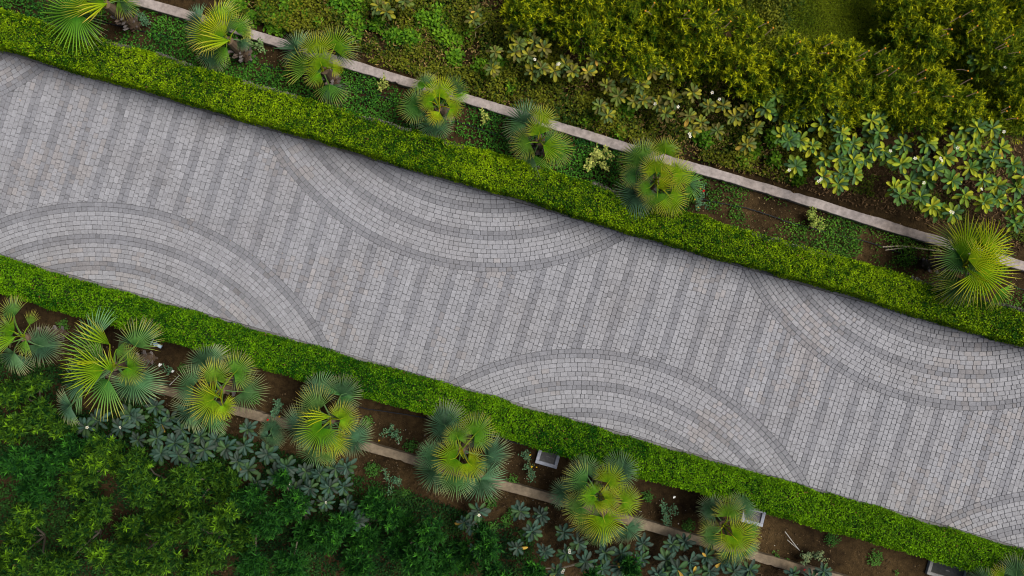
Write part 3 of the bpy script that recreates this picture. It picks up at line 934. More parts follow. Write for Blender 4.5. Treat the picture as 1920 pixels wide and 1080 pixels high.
# lower side
plumeria('dark plumeria at the foot of the broadest lower palm, white flowers in two rosettes', (215, 800),
         Z(0, 720, [(680, 250), (480, 250), (600, 330), (780, 310), (770, 200), (560, 200), (730, 180)]), 'blue', .6, .9, .29, 21, GP3, [(228, 802), (160, 804)])
plumeria('dark plumeria between the broadest lower palm and the third lower palm', (290, 790),
         Z(0, 720, [(870, 130), (910, 230), (880, 300), (1020, 250), (960, 190)]), 'blue', .6, .9, .27, 22, GP3)
plumeria('blue-green plumeria bush spread below the third lower palm', (360, 840),
         Z(0, 720, [(990, 330), (1120, 300), (1220, 310), (1270, 360), (1150, 370), (1000, 400), (910, 390), (1080, 440), (1060, 330)]), 'blue', .6, .95, .29, 23, GP3)
plumeria('blue-green plumeria by the palm seedling, with a ring of open rosettes', (460, 840),
         Z(0, 720, [(1370, 350), (1390, 260), (1500, 390), (1400, 480), (1440, 560), (1340, 430)]), 'blue', .6, .95, .30, 24, GP3)
plumeria('crowded grey-green plumeria below the fourth lower palm', (580, 900),
         Z(0, 720, [(1620, 460), (1560, 520), (1720, 490), (1800, 510), (1750, 590), (1850, 580), (1720, 690), (1830, 670), (1660, 590), (1890, 470)]) + Z(640, 720, [(30, 470), (10, 580), (40, 690), (95, 770)]), 'blue', .6, 1.0, .29, 25, GP3, [(544, 907), (613, 942)])
plumeria('small plumeria with one white flower below the fifth lower palm', (890, 975), Z(640, 720, [(770, 720), (690, 780), (730, 800)]), 'blue', .5, .7, .27, 26, GP3, [(895, 966)])
plumeria('leggy plumeria with bare looping stems left of the sixth lower palm', (980, 1010),
         Z(640, 720, [(1010, 720), (1080, 830), (1130, 740), (1250, 830), (1140, 940), (750, 950), (990, 920)]), 'blue', .5, .9, .27, 27, GP3)
plumeria('plumeria bush at the foot of the sixth lower palm with a white bud', (1080, 1050),
         Z(640, 720, [(1270, 960), (1330, 890), (1470, 1040), (1480, 950), (1380, 1000), (1210, 1060), (1570, 960), (1560, 1040)]), 'blue', .6, .9, .29, 28, GP3, [(1065, 1035), (1053, 1070)])
plumeria('plumeria bush filling the gap between the sixth and seventh lower palms', (1240, 1045),
         Z(640, 720, [(1700, 900), (1860, 900), (1820, 990), (1690, 980), (1890, 1040), (1780, 1065)]), 'blue', .6, .9, .29, 29, GP3)
plumeria('pale-leaved plumeria under the seventh lower palm at the bottom edge', (1330, 1060),
         Z(1280, 720, [(10, 890), (40, 1000), (130, 970), (215, 1000), (370, 1050), (60, 1070), (290, 1060), (150, 1060)]), 'blue', .6, .9, .30, 30, GP3)
plumeria('lone plumeria rosettes at the bottom edge beside the leaning stake', (1510, 1085), Z(1280, 720, [(620, 1075), (790, 1050), (720, 1090)]), 'blue', .4, .6, .26, 31, GP3)

# ------------------------------------------------------------------ oleanders: bush > stem, foliage (+ cut twigs)
def oleander(label, clumps, colA, colB, leaf, seed, group, hz=(1.0, 1.8), twigs=(), dens=1.0, glows=(.1, .75)):
    """clumps: (px, py, radius px) of the leafy heads of this bush"""
    rng = np.random.default_rng(seed)
    cx = sum(c[0] for c in clumps) / len(clumps); cy = sum(c[1] for c in clumps) / len(clumps)
    b = at(cx, cy, .8); b.z = -.03
    root = thing('oleander_bush', label, 'bush', b, group)
    st = MB()
    Ps, As, Ns, Ls, Ws, Cs = [], [], [], [], [], []
    for (px, py, rp_) in clumps:
        z = rng.uniform(*hz)
        rr = rp_ / S
        glow = rng.uniform(*glows)
        c = at(px, py, z) - b
        st.tube([(0, 0, 0), (c.x * .45, c.y * .45, c.z * .5), (c.x, c.y, c.z - rr * .9)], .03, .01, 5, (.14, .12, .09))
        n = int(max(10, 52 * (rr / .55) ** 2 * dens))
        u = rng.random(n); a = rng.uniform(0, 2 * math.pi, n)
        rho = np.sqrt(u) * rr * rng.uniform(.75, 1.12, n)
        zz = c.z + np.sqrt(np.maximum(0, 1 - (rho / (rr * 1.15)) ** 2)) * rr * 1.35 - rr * 1.0 + rng.normal(0, .08, n)
        sp = np.stack([c.x + rho * np.cos(a), c.y + rho * np.sin(a), zz], 1)
        ax = unit(np.stack([np.cos(a) * rho / rr * .8, np.sin(a) * rho / rr * .8, np.full(n, .8)], 1) + rng.normal(0, .28, (n, 3)))
        m = 18
        sl = rng.uniform(.16, .30, n)
        tips = rng.random(n)
        for k in range(m):
            f = (k + .5) / m
            P = sp - ax * (sl * (1 - f))[:, None]
            th = k * 2.2 + rng.uniform(0, .9, n)
            e1 = unit(np.cross(ax, np.array((.3, .2, 1.0)) + rng.normal(0, .05, (n, 3))))
            e2 = np.cross(ax, e1)
            rd = e1 * np.cos(th)[:, None] + e2 * np.sin(th)[:, None]
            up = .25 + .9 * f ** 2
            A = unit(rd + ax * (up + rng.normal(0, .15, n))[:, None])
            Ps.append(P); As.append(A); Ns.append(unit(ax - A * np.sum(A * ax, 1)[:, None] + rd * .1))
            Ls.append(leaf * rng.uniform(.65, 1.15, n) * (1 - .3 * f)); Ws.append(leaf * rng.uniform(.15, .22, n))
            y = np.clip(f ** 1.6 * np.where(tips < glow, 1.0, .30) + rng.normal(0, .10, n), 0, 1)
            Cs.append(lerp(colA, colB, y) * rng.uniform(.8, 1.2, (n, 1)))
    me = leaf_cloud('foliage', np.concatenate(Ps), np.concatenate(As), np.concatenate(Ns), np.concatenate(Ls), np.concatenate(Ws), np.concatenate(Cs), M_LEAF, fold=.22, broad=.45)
    tag(link('foliage', me, root), kind='stuff')
    st.build('stem', M_BARK, root)
    for (px, py, ang) in twigs:                  # pruned twigs with fresh orange cuts
        z = hz[1] + .12
        tip = at(px, py, z) - b
        ln = R.uniform(.10, .22)
        q = tip - Vector((math.cos(rad(-ang)) * ln, math.sin(rad(-ang)) * ln, ln * .7))
        tw = MB(); tw.tube([q, (q + tip) / 2 + Vector((.01, .01, .01)), tip], .009, .009, 6, (.20, .14, .09))
        t_ = tw.build('cut_twig', M_BARK, root)
        d_ = (tip - q).normalized()
        ce = MB(); ce.tube([tip - d_ * .012, tip + d_ * .012], .020, .020, 7, (.75, .32, .03))
        ce.build('cut_end', M_BARK, t_)
    return root


GO1, GO2 = 'oleander bushes along the upper right', 'oleander bushes filling the lower left corner'
cA, cB = (.022, .072, .003), (.44, .46, .006)
UP = [
 ('oleander at the head of the upper planting, nearest the dead forked twig', [(985, 20, 45), (1060, 30, 50), (1010, -25, 50), (1100, 70, 42), (1090, -10, 48)], ()),
 ('oleander with reddish dry stems poking from the top edge', [(1165, 25, 52), (1150, 85, 45), (1220, 55, 50), (1240, 0, 52), (1200, 115, 40)], [(1227, 5, 300), (1210, 20, 200)]),
 ('yellow-tipped oleander in front of the small lawn, above the bare soil', [(1300, 40, 52), (1330, 95, 50), (1270, 110, 45), (1390, 60, 50), (1400, 125, 48), (1350, -15, 50)], [(1292, 20, 320), (1347, 18, 330), (1370, 40, 315), (1440, 42, 340), (1295, 35, 10)]),
 ('deep green oleander overhanging the bare-branched plumeria', [(1450, 155, 50), (1500, 190, 45), (1480, 105, 50), (1420, 165, 36), (1540, 165, 45)], [(1450, 52, 320), (1500, 78, 330), (1560, 80, 335), (1553, 100, 10), (1495, 100, 340)]),
 ('oleander with many orange pruned twig ends beside the lawn', [(1580, 115, 50), (1620, 180, 48), (1660, 135, 50), (1590, 210, 38), (1540, 100, 40)], [(1620, 110, 350), (1629, 95, 330), (1664, 132, 340), (1673, 124, 330), (1685, 128, 320), (1660, 90, 330)]),
 ('oleander leaning over the gap between two plumerias', [(1700, 190, 48), (1740, 225, 42), (1680, 220, 36), (1760, 170, 46)], [(1736, 131, 330), (1735, 146, 340), (1722, 172, 350), (1815, 133, 20), (1822, 147, 330)]),
 ('oleander on the top edge right of the small lawn', [(1690, 40, 45), (1760, 20, 52), (1740, 85, 50), (1810, 75, 48), (1700, -10, 48)], [(1785, 55, 10), (1823, 20, 330), (1833, 48, 320), (1800, 31, 330), (1777, 63, 340)]),
 ('pruned oleander in the top right corner', [(1840, 20, 50), (1900, 50, 52), (1880, 100, 45), (1925, -10, 50), (1930, 110, 45)], [(1887, 80, 330), (1890, 86, 340), (1912, 98, 0), (1893, 200, 330), (1900, 65, 330)]),
 ('oleander at the right edge just above the flowering plumerias', [(1810, 200, 44), (1870, 190, 46), (1920, 210, 48), (1850, 230, 36), (1920, 160, 42)], [(1833, 173, 340), (1787, 181, 10), (1908, 222, 0), (1888, 208, 340)]),
]
for i, (lab, cl, tw) in enumerate(UP):
    oleander(lab, cl, cA, cB, .15, 300 + i, GO1, (.8, 1.6), tw, 1.5)
dA, dB = (.006, .038, .008), (.060, .23, .016)
yB = (.165, .34, .010)
LOW = [
 ('oleander at the left edge below the first lower palm', [(20, 740, 42), (70, 780, 45), (15, 800, 45), (60, 725, 32), (110, 800, 40)], yB),
 ('oleander with yellow tips half way down the left edge', [(25, 870, 48), (85, 880, 45), (130, 850, 45), (60, 925, 42)], dB),
 ('oleander under the broadest lower palm and its white-flowered plumeria', [(215, 860, 45), (165, 880, 40), (140, 910, 42), (245, 885, 35), (185, 835, 36)], yB),
 ('dark oleander in the bottom left corner', [(35, 1000, 45), (50, 965, 38), (20, 1060, 48), (85, 1070, 42)], yB),
 ('oleander with a golden clump beside the dark hollow near the bottom left', [(145, 1000, 45), (175, 960, 42), (115, 1060, 40), (190, 1040, 36)], yB),
 ('oleander below the spread blue-green plumeria, one sunny clump on top', [(267, 920, 45), (300, 960, 42), (330, 920, 40), (260, 865, 30)], yB),
 ('oleander with bright upright tips under the third lower palm', [(393, 890, 44), (415, 920, 36), (363, 947, 42), (345, 900, 36), (430, 895, 26)], yB),
 ('yellow-topped oleander at the bottom edge, a quarter of the way across', [(247, 997, 42), (237, 1063, 46), (300, 1050, 40), (310, 1005, 36)], yB),
 ('oleander with a golden crown at the bottom edge below the third palm', [(400, 1037, 44), (360, 997, 42), (413, 970, 40), (360, 1070, 42), (450, 1010, 38)], yB),
 ('dark oleander in the hollow below the palm seedling plumeria', [(470, 940, 38), (500, 985, 42), (470, 1060, 45), (440, 945, 30)], dB),
 ('oleander below the crowded grey-green plumeria', [(545, 950, 42), (570, 1005, 42), (610, 1010, 42), (540, 1067, 46), (525, 900, 26)], dB),
 ('oleander beneath the lower wall below the fourth palm', [(683, 1010, 44), (700, 950, 40), (730, 970, 34), (670, 1060, 46), (640, 985, 36)], dB),
 ('oleander at the bottom edge below the fifth lower palm', [(800, 1003, 42), (783, 1055, 46), (745, 1030, 38), (830, 1060, 40), (760, 985, 30)], dB),
 ('low oleander at the bottom edge left of the leggy plumeria', [(873, 1050, 40), (913, 1030, 34), (930, 1075, 40), (905, 1000, 26)], dB),
 ('low oleander shoots at the bottom edge below the sixth palm', [(1000, 1075, 36), (1187, 1066, 30), (1110, 1088, 30)], dB),
]
for i, (lab, cl, cb) in enumerate(LOW):
    cl = [(x_, y_, r_ * .72) for x_, y_, r_ in cl]
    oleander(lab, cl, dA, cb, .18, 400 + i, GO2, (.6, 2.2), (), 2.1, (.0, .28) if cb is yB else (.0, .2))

# ------------------------------------------------------------------ small shrubs and roses in the beds
def shrub(name, label, px, py, rpx, h, n, leaf, colA, colB, seed, group, cat='shrub', flowers=(), stretch=(1, 1, 0), bare=1):
    rng = np.random.default_rng(seed)
    b = at(px, py, h * .6); b.z = -.03
    root = thing(name, label, cat, b, group)
    rr = rpx / S
    st = MB()
    ns = max(5, int(n / 26))
    P, A, N, L, W, C = [], [], [], [], [], []
    ca, sa = math.cos(rad(-stretch[2])), math.sin(rad(-stretch[2]))
    for i in range(ns):
        a = rng.uniform(0, 6.28); rho = math.sqrt(rng.random()) * rr
        x, y = rho * math.cos(a) * stretch[0], rho * math.sin(a) * stretch[1]
        x, y = x * ca - y * sa, x * sa + y * ca
        z = h * rng.uniform(.55, 1.0)
        tip = Vector((x, y, z))
        st.tube([(0, 0, 0), (x * .4, y * .4, z * .55), tip], .009, .004, 4, (.13, .15, .06))
        m = int(n / ns)
        f = rng.uniform(.45, 1.05, m)[:, None]
        base = np.array((x, y, z))
        pts = base * np.stack([f[:, 0] ** 1.3, f[:, 0] ** 1.3, f[:, 0]], 1) + rng.normal(0, .03, (m, 3))
        d = unit(np.stack([rng.normal(0, 1, m), rng.normal(0, 1, m), rng.uniform(-.1, .7, m)], 1))
        P.append(pts); A.append(d); N.append(unit(np.stack([rng.normal(0, .35, m), rng.normal(0, .35, m), np.ones(m)], 1)))
        L.append(leaf * rng.uniform(.7, 1.2, m)); W.append(leaf * rng.uniform(.5, .7, m))
        C.append(lerp(colA, colB, np.clip(rng.normal(.5, .3, m), 0, 1)) * rng.uniform(.8, 1.2, (m, 1)))
    st.build('stem', M_BARK, root)
    me = leaf_cloud('foliage', np.concatenate(P), np.concatenate(A), np.concatenate(N), np.concatenate(L), np.concatenate(W), np.concatenate(C), M_LEAF, fold=.12, broad=.55)
    tag(link('foliage', me, root), kind='stuff')
    for (fx, fy, col_, sz) in flowers:
        c = at(fx, fy, h + .05) - b
        m = MB()
        for k in range(9):
            a = k * 2.4; t = .35 + .65 * (k / 9)
            r0 = sz * t
            o = Vector((math.cos(a), math.sin(a), 0)); s_ = Vector((-o.y, o.x, 0))
            m.add([Vector((0, 0, 0)), o * r0 * .6 + s_ * r0 * .4 + Vector((0, 0, .02 * (1.2 - t))), o * r0 + Vector((0, 0, .035 * (1.2 - t))), o * r0 * .6 - s_ * r0 * .4 + Vector((0, 0, .02 * (1.2 - t)))],
                  [(0, 3, 2, 1)], tuple(np.array(col_) * R.uniform(.85, 1.05)))
        m.build('flower', M_PETAL, root, c)
    return root


GS = 'young shrubs and roses set between the palms'
bl = ((.035, .11, .055), (.13, .24, .12))
yg = ((.14, .21, .03), (.50, .52, .12))
gr = ((.05, .13, .02), (.20, .30, .06))
WHITE, RED, YEL = (.85, .85, .82), (.62, .012, .015), (.75, .50, .03)
shrub('young_shrub', 'young blue-green shrub between the first and second upper palms', 272, 38, 20, .5, 150, .055, *bl, 1, GS, stretch=(1, .5, 60))
shrub('variegated_shrub', 'yellow variegated shrub pushing through the second upper palm', 458, 66, 20, .8, 260, .06, *yg, 2, GS)
shrub('young_shrub', 'pale green shrub on the wall line right of the second upper palm', 482, 86, 20, .5, 170, .055, (.10, .19, .06), (.26, .36, .14), 3, GS)
shrub('young_shrub', 'small yellow-green shrub with a bare stem between the third and fourth upper palms', 718, 160, 16, .5, 110, .06, *yg, 4, GS, stretch=(1, .55, 100))
shrub('young_shrub', 'small yellow-green shrub on bare soil between the fourth and fifth upper palms', 912, 222, 16, .5, 120, .06, *yg, 5, GS, stretch=(1, .65, 70))
shrub('variegated_shrub', 'bright lemon variegated shrub left of the largest upper palm', 1120, 296, 29, .65, 330, .075, (.20, .28, .05), (.62, .62, .16), 6, GS)
shrub('rose_bush', 'rose bush with one red flower at the right of the largest upper palm', 1312, 372, 26, .5, 190, .055, *bl, 7, GS, 'rose', [(1319, 358, RED, .045), (1313, 354, YEL, .03), (1303, 374, YEL, .03), (1309, 389, YEL, .025)], stretch=(1, .6, 80))
shrub('young_shrub', 'round yellow-green shrub alone in the upper bed before the end palm', 1528, 412, 23, .5, 260, .06, (.12, .20, .03), (.40, .46, .09), 8, GS)
shrub('rose_bush', 'rose with two white flowers between the second and third lower palms', 315, 692, 18, .4, 60, .05, *bl, 9, GS, 'rose', [(300, 684, WHITE, .06), (324, 696, WHITE, .05)], stretch=(1, .4, 25))
shrub('rose_bush', 'rose with a red flower between the third and fourth lower palms', 520, 764, 25, .45, 230, .055, (.04, .12, .06), (.15, .27, .14), 10, GS, 'rose', [(502, 787, RED, .04), (524, 781, YEL, .03)], stretch=(1, .5, 110))
shrub('rose_bush', 'thin rose bush above the wall between the fourth and fifth lower palms', 733, 812, 29, .5, 190, .05, *bl, 11, GS, 'rose', [(711, 826, YEL, .03)], stretch=(1, .6, 75))
shrub('rose_bush', 'thin rose bush below the wall between the fourth and fifth lower palms', 733, 905, 29, .5, 190, .05, *bl, 12, GS, 'rose', [(711, 927, YEL, .03)], stretch=(1, .6, 75))
shrub('rose_bush', 'straggling rose bush with yellow buds beside the square valve box', 994, 872, 32, .5, 200, .05, *bl, 13, GS, 'rose', [(994, 853, YEL, .03), (997, 875, YEL, .035), (1006, 876, YEL, .025)], stretch=(1, .5, 65))
shrub('rose_bush', 'rose bush with a white flower between the sixth and seventh lower palms', 1250, 957, 33, .5, 230, .052, *bl, 14, GS, 'rose', [(1264, 932, WHITE, .045)], stretch=(1, .65, 55))
shrub('rose_bush', 'full rose bush right of the leaning stake at the bottom edge', 1526, 1046, 32, .5, 280, .058, (.05, .11, .06), (.24, .28, .12), 15, GS, 'rose', [(1508, 1068, RED, .03)], stretch=(1, .7, 40))

# ------------------------------------------------------------------ irrigation hoses
def hose(label, pts, r=.011, z=.01):
    P = []
    for i in range(len(pts) - 1):
        a, b = pts[i], pts[i + 1]
        for k in range(6):
            t = k / 6
            x, y = a[0] + (b[0] - a[0]) * t, a[1] + (b[1] - a[1]) * t
            P.append(at(x + R.gauss(0, .5), y + R.gauss(0, .5), z + R.uniform(0, .01)))
    P.append(at(*pts[-1], z))
    b0_ = P[0].copy(); b0_.z = 0
    m = MB(); m.tube([p - b0_ for p in P], r, r, 6, (.012, .016, .022))
    tag(m.build('irrigation_hose', M_PLAST, None, b0_), label, 'hose', 'irrigation hoses in the beds')


hose('thin dark irrigation hose running along the upper bed', [(120, 20), (213, 47), (347, 74), (430, 105), (513, 127), (620, 152), (720, 182), (740, 192), (853, 227), (960, 260), (1070, 297), (1107, 307), (1220, 345), (1333, 378), (1393, 388), (1423, 397), (1480, 417), (1520, 427), (1630, 455), (1753, 495), (1840, 520), (1960, 556)])
hose('thin black irrigation hose beside the lower hedge, crossing the square valve box', [(560, 728), (690, 767), (797, 783), (900, 812), (1008, 841), (1049, 852), (1160, 888)], z=.085)

# ------------------------------------------------------------------ valve boxes, garden light, stakes, cut stems
def valve_box(label, px, py, w, d, rot, rim_col, cover_col, seed, ends=False):
    rnd = random.Random(seed)
    b = at(px, py, .06); b.z = -.03
    root = thing('valve_box', label, 'valve box', b, 'concrete valve boxes beside the lower hedge')
    root.rotation_euler = (0, 0, rad(-rot))
    t = .085
    m = MB()
    hh = .10
    def bar(cx, cy, sx, sy):
        m.box((cx, cy, hh / 2), sx, sy, hh, 0, tuple(np.array(rim_col) * rnd.uniform(.92, 1.06)))
    bar(0, -d / 2 + t / 2, w, t); bar(0, d / 2 - t / 2, w, t)
    bar(-w / 2 + t / 2, 0, t, d - 2 * t); bar(w / 2 - t / 2, 0, t, d - 2 * t)
    rim = m.build('rim', M_BOX, root)
    bv = rim.modifiers.new('bevel', 'BEVEL'); bv.width = .012; bv.segments = 2
    c = MB(); c.box((0, 0, .045), w - 2 * t - .004, d - 2 * t - .004, .02, 0, cover_col)
    co = c.build('cover', M_BOX, root)
    k = MB(); k.box((.0, .0, .062), .10, .018, .012, 0, (.10, .10, .10))
    k.build('lifting_bar', M_METAL, co)
    return root


valve_box('square concrete valve box with blue-grey rim between fifth and sixth lower palms', 1028, 857, .56, .46, 16, (.34, .36, .42), (.085, .085, .085), 1)
valve_box('blue-grey valve box half hidden under the seventh lower palm', 1413, 968, .56, .42, 14, (.30, .32, .38), (.10, .095, .11), 2)
valve_box('long valve box with dark lid at the bottom edge under the lower hedge', 1778, 1071, 1.0, .44, 16, (.30, .30, .29), (.055, .058, .055), 3)

lb = at(291, 645, .15); lb.z = -.03
gl = thing('garden_spotlight', 'small blue-grey garden spotlight on a bracket beside the lower hedge', 'spotlight', lb)
gl.rotation_euler = (0, 0, rad(-27))
m = MB(); m.box((.06, 0, .16), .22, .085, .06, 0, (.22, .32, .42)); bd = m.build('body', M_METAL, gl)
bv = bd.modifiers.new('bevel', 'BEVEL'); bv.width = .012; bv.segments = 2
m = MB(); m.box((.115, 0, .1925), .09, .06, .004, 0, (.45, .58, .68)); m.build('lens', M_METAL, bd)
for x in (-.09, .0):
    m = MB(); m.box((x, 0, .175), .022, .17, .02, 0, (.38, .48, .55)); m.build('bracket', M_METAL, gl)
m = MB(); m.box((-.08, 0, .165), .10, .03, .02, 0, (.30, .40, .48)); m.build('arm', M_METAL, gl)
m = MB(); m.tube([(0, 0, 0), (0, 0, .14)], .014, .014, 8, (.08, .09, .10)); m.build('spike', M_METAL, gl)


def stick(name, label, cat, pts, r, colr, z0=.02, z1=.05, leaves=0, seed=1, extra=()):
    P = [at(x, y, z0 + (z1 - z0) * i / (len(pts) - 1)) for i, (x, y) in enumerate(pts)]
    b = P[0].copy()
    m = MB(); m.tube([p - b for p in P], r, r * .6, 6, colr)
    for e in extra:
        m.tube([at(x, y, z0 + .03) - b for x, y in e], r * .6, r * .3, 5, colr)
    root = m.build(name, M_BARK, None, b)
    tag(root, label, cat)
    if leaves:
        rng = np.random.default_rng(seed)
        i = rng.uniform(0, len(P) - 1.01, leaves)
        base = np.array([list((P[int(k)] * (1 - k % 1) + P[int(k) + 1] * (k % 1)) - b) for k in i]) + rng.normal(0, .035, (leaves, 3)) + (0, 0, .05)
        A = unit(rng.normal(0, 1, (leaves, 3)) * (1, 1, .3))
        me = leaf_cloud('foliage', base, A, np.tile((0, 0, 1.0), (leaves, 1)) + rng.normal(0, .3, (leaves, 3)), .06, .035, lerp((.10, .18, .03), (.30, .36, .06), rng.random(leaves)), M_LEAF)
        tag(link('foliage', me, root), kind='stuff')
    return root


stick('cut_stem', 'pale cut stem with green shoots lying in the upper bed by the end palm', 'stem', [(1655, 463), (1690, 461), (1725, 466), (1765, 471)], .018, (.55, .45, .33), leaves=60, seed=4, extra=[[(1660, 469), (1700, 464)]])
stick('stake', 'thin pale stake leaning by the rose at the bottom edge', 'stake', [(1472, 997), (1484, 1013), (1499, 1032)], .012, (.50, .49, .46), .03, .35, extra=[[(1476, 1012), (1497, 1030)]])
stick('dead_branch', 'forked dry branch standing out above the faded plumerias', 'branch', [(1030, 68), (1040, 62), (1052, 45), (1066, 24)], .016, (.30, .22, .13), .3, .9, extra=[[(1045, 55), (1047, 30), (1040, 16)], [(1040, 64), (1060, 75), (1076, 64)]])
stick('dead_branch', 'bare dry twig beside the thin drooping plumeria', 'branch', [(890, 55), (900, 48), (913, 40)], .012, (.28, .21, .13), .3, .7, extra=[[(892, 60), (891, 70)]])
stick('dry_stalk', 'thin white stalk poking out left of the third lower palm', 'stalk', [(318, 722), (336, 704)], .010, (.6, .58, .54), .3, .5)

# ------------------------------------------------------------------ ground cover, weeds, grass, litter
def in_poly(x, y, poly):
    ins = np.zeros(len(x), bool)
    j = len(poly) - 1
    for i in range(len(poly)):
        xi, yi = poly[i]; xj, yj = poly[j]
        c = ((yi > y) != (yj > y)) & (x < (xj - xi) * (y - yi) / (yj - yi + 1e-9) + xi)
        ins ^= c
        j = i
    return ins


def scatter(name, label, cat, poly, n, thresh, size, leaf, hmax, colA, colB, seed, mat=M_LEAF, upright=.35, width=(.5, .75), spots=None, soft=.1):
    """many small leaves on the ground where a patchy mask (or listed spots) allows it"""
    rng = np.random.default_rng(seed)
    if spots is None:
        xs = [p[0] for p in poly]; ys = [p[1] for p in poly]
        x = rng.uniform(min(xs), max(xs), n); y = rng.uniform(min(ys), max(ys), n)
        k = in_poly(x, y, poly)
        x, y = x[k], y[k]
        X, Y = (x - 960) / S, (540 - y) / S
        mk = vnoise(X + seed, Y, size) * .65 + vnoise(X, Y + seed, size * .3) * .35
        k = mk + rng.normal(0, soft, len(mk)) > thresh
        X, Y, mk = X[k], Y[k], mk[k]
        z = rng.random(len(X)) ** 1.4 * hmax * (.35 + np.clip((mk - thresh) * 3, 0, 1))
    else:
        X, Y, z = [], [], []
        for (sx, sy, sr) in spots:
            q = int(n * (sr ** 2) / sum(s_[2] ** 2 for s_ in spots))
            a = rng.uniform(0, 6.28, q); rho = np.sqrt(rng.random(q)) * sr / S * rng.uniform(.6, 1.15, q)
            X.append((sx - 960) / S + rho * np.cos(a)); Y.append((540 - sy) / S + rho * np.sin(a))
            z.append(np.maximum(.02, hmax * (1 - (rho / (sr / S * 1.2)) ** 2) * rng.uniform(.3, 1.0, q)))
        X, Y, z = np.concatenate(X), np.concatenate(Y), np.concatenate(z)
    m = len(X)
    P = np.stack([X, Y, z], 1)
    A = unit(np.stack([rng.normal(0, 1, m), rng.normal(0, 1, m), np.abs(rng.normal(0, upright, m))], 1))
    N = unit(np.stack([rng.normal(0, .4, m), rng.normal(0, .4, m), np.ones(m)], 1))
    reg = vnoise(X, Y + 5 * seed, .5)
    C = lerp(colA, colB, np.clip(rng.normal(.4, .25, m) + (reg - .5) * .7 + (z / hmax - .5) * .25, 0, 1)) * rng.uniform(.75, 1.2, (m, 1))
    me = leaf_cloud(name, P, A, N, leaf * rng.uniform(.7, 1.25, m), leaf * rng.uniform(width[0], width[1], m), C, mat)
    o = link(name, me)
    tag(o, label, cat, kind='stuff')
    return o


# upper bed, between the hedge and the wall
UB = [(-120, -60), (2060, 555), (2060, 640), (-120, -10)]
scatter('ground_cover', 'dark green creeping ground cover in the upper bed', 'ground cover', [(-120, -110), (1290, 315), (1290, 420), (-120, 20)], 150000, .36, .8, .060, .11, (.010, .060, .010), (.090, .27, .022), 41)
scatter('ground_cover', 'patchy ground cover with bare soil in the upper bed by the end palm', 'ground cover', [(1290, 318), (2060, 545), (2060, 660), (1290, 420)], 60000, .45, .9, .055, .10, (.02, .075, .008), (.13, .30, .025), 42)
# beyond the upper wall
scatter('undergrowth', 'tangled low undergrowth behind the upper wall', 'undergrowth', [(200, -60), (1480, -60), (1600, 230), (1500, 350), (1100, 245), (640, 100)], 190000, .40, .7, .07, .34, (.018, .048, .005), (.19, .20, .012), 43)
scatter('weeds', 'bright green weed clumps behind the upper wall', 'weeds', None, 6500, 0, 0, .105, .30, (.045, .14, .008), (.18, .34, .015), 44,
        spots=[(517, 47, 22), (533, 40, 15), (547, 13, 22), (447, 13, 22), (473, 37, 16), (500, 22, 18), (667, 43, 22), (667, 70, 12), (707, 50, 16), (740, 70, 18), (770, 77, 22), (820, 33, 26), (847, 67, 26), (853, 110, 18), (826, 64, 18),
               (793, 37, 18), (640, 10, 24), (680, 8, 20), (905, 130, 20), (925, 135, 22), (940, 125, 14), (1160, 250, 14), (1120, 213, 20), (1167, 207, 20), (1097, 227, 12), (1390, 303, 12), (1450, 300, 14), (1447, 260, 18), (1317, 263, 18), (1407, 283, 18), (1493, 337, 14), (600, 45, 10), (577, 30, 8), (1013, 60, 12), (880, 60, 12), (960, 165, 14)])
scatter('undergrowth', 'olive undergrowth between the plumerias and oleanders on the right', 'undergrowth', [(1200, 130), (1500, 220), (1960, 230), (1960, 470), (1500, 330), (1250, 270)], 60000, .56, .6, .06, .14, (.030, .060, .006), (.15, .18, .015), 45)
scatter('lawn', 'small patch of rough olive lawn at the top edge', 'lawn', [(1370, -90), (1960, -90), (1960, 260), (1700, 230), (1560, 150), (1400, 60)], 230000, .05, 1.2, .075, .10, (.050, .095, .004), (.19, .24, .008), 46, upright=1.1, width=(.12, .2))
# lower side
scatter('undergrowth', 'dark undergrowth below the lower wall at the left', 'undergrowth', [(-120, 640), (100, 680), (330, 780), (700, 900), (1000, 1000), (1000, 1140), (-120, 1140)], 120000, .36, .6, .065, .12, (.006, .030, .008), (.035, .10, .015), 47)
scatter('ground_cover', 'few green seedlings on the lower soil strip', 'ground cover', None, 2200, 0, 0, .05, .10, (.025, .09, .015), (.09, .22, .03), 48,
        spots=[(345, 690, 10), (1455, 1040, 7), (1475, 1050, 6), (950, 975, 14), (925, 985, 10), (1680, 1073, 5), (1380, 960, 3), (640, 770, 5), (960, 960, 10), (690, 790, 12), (770, 835, 14), (960, 900, 12), (1215, 930, 12), (1290, 985, 14), (1560, 1010, 14), (1640, 1045, 16), (480, 745, 12), (120, 610, 12), (700, 880, 16), (760, 930, 16), (920, 940, 14)])

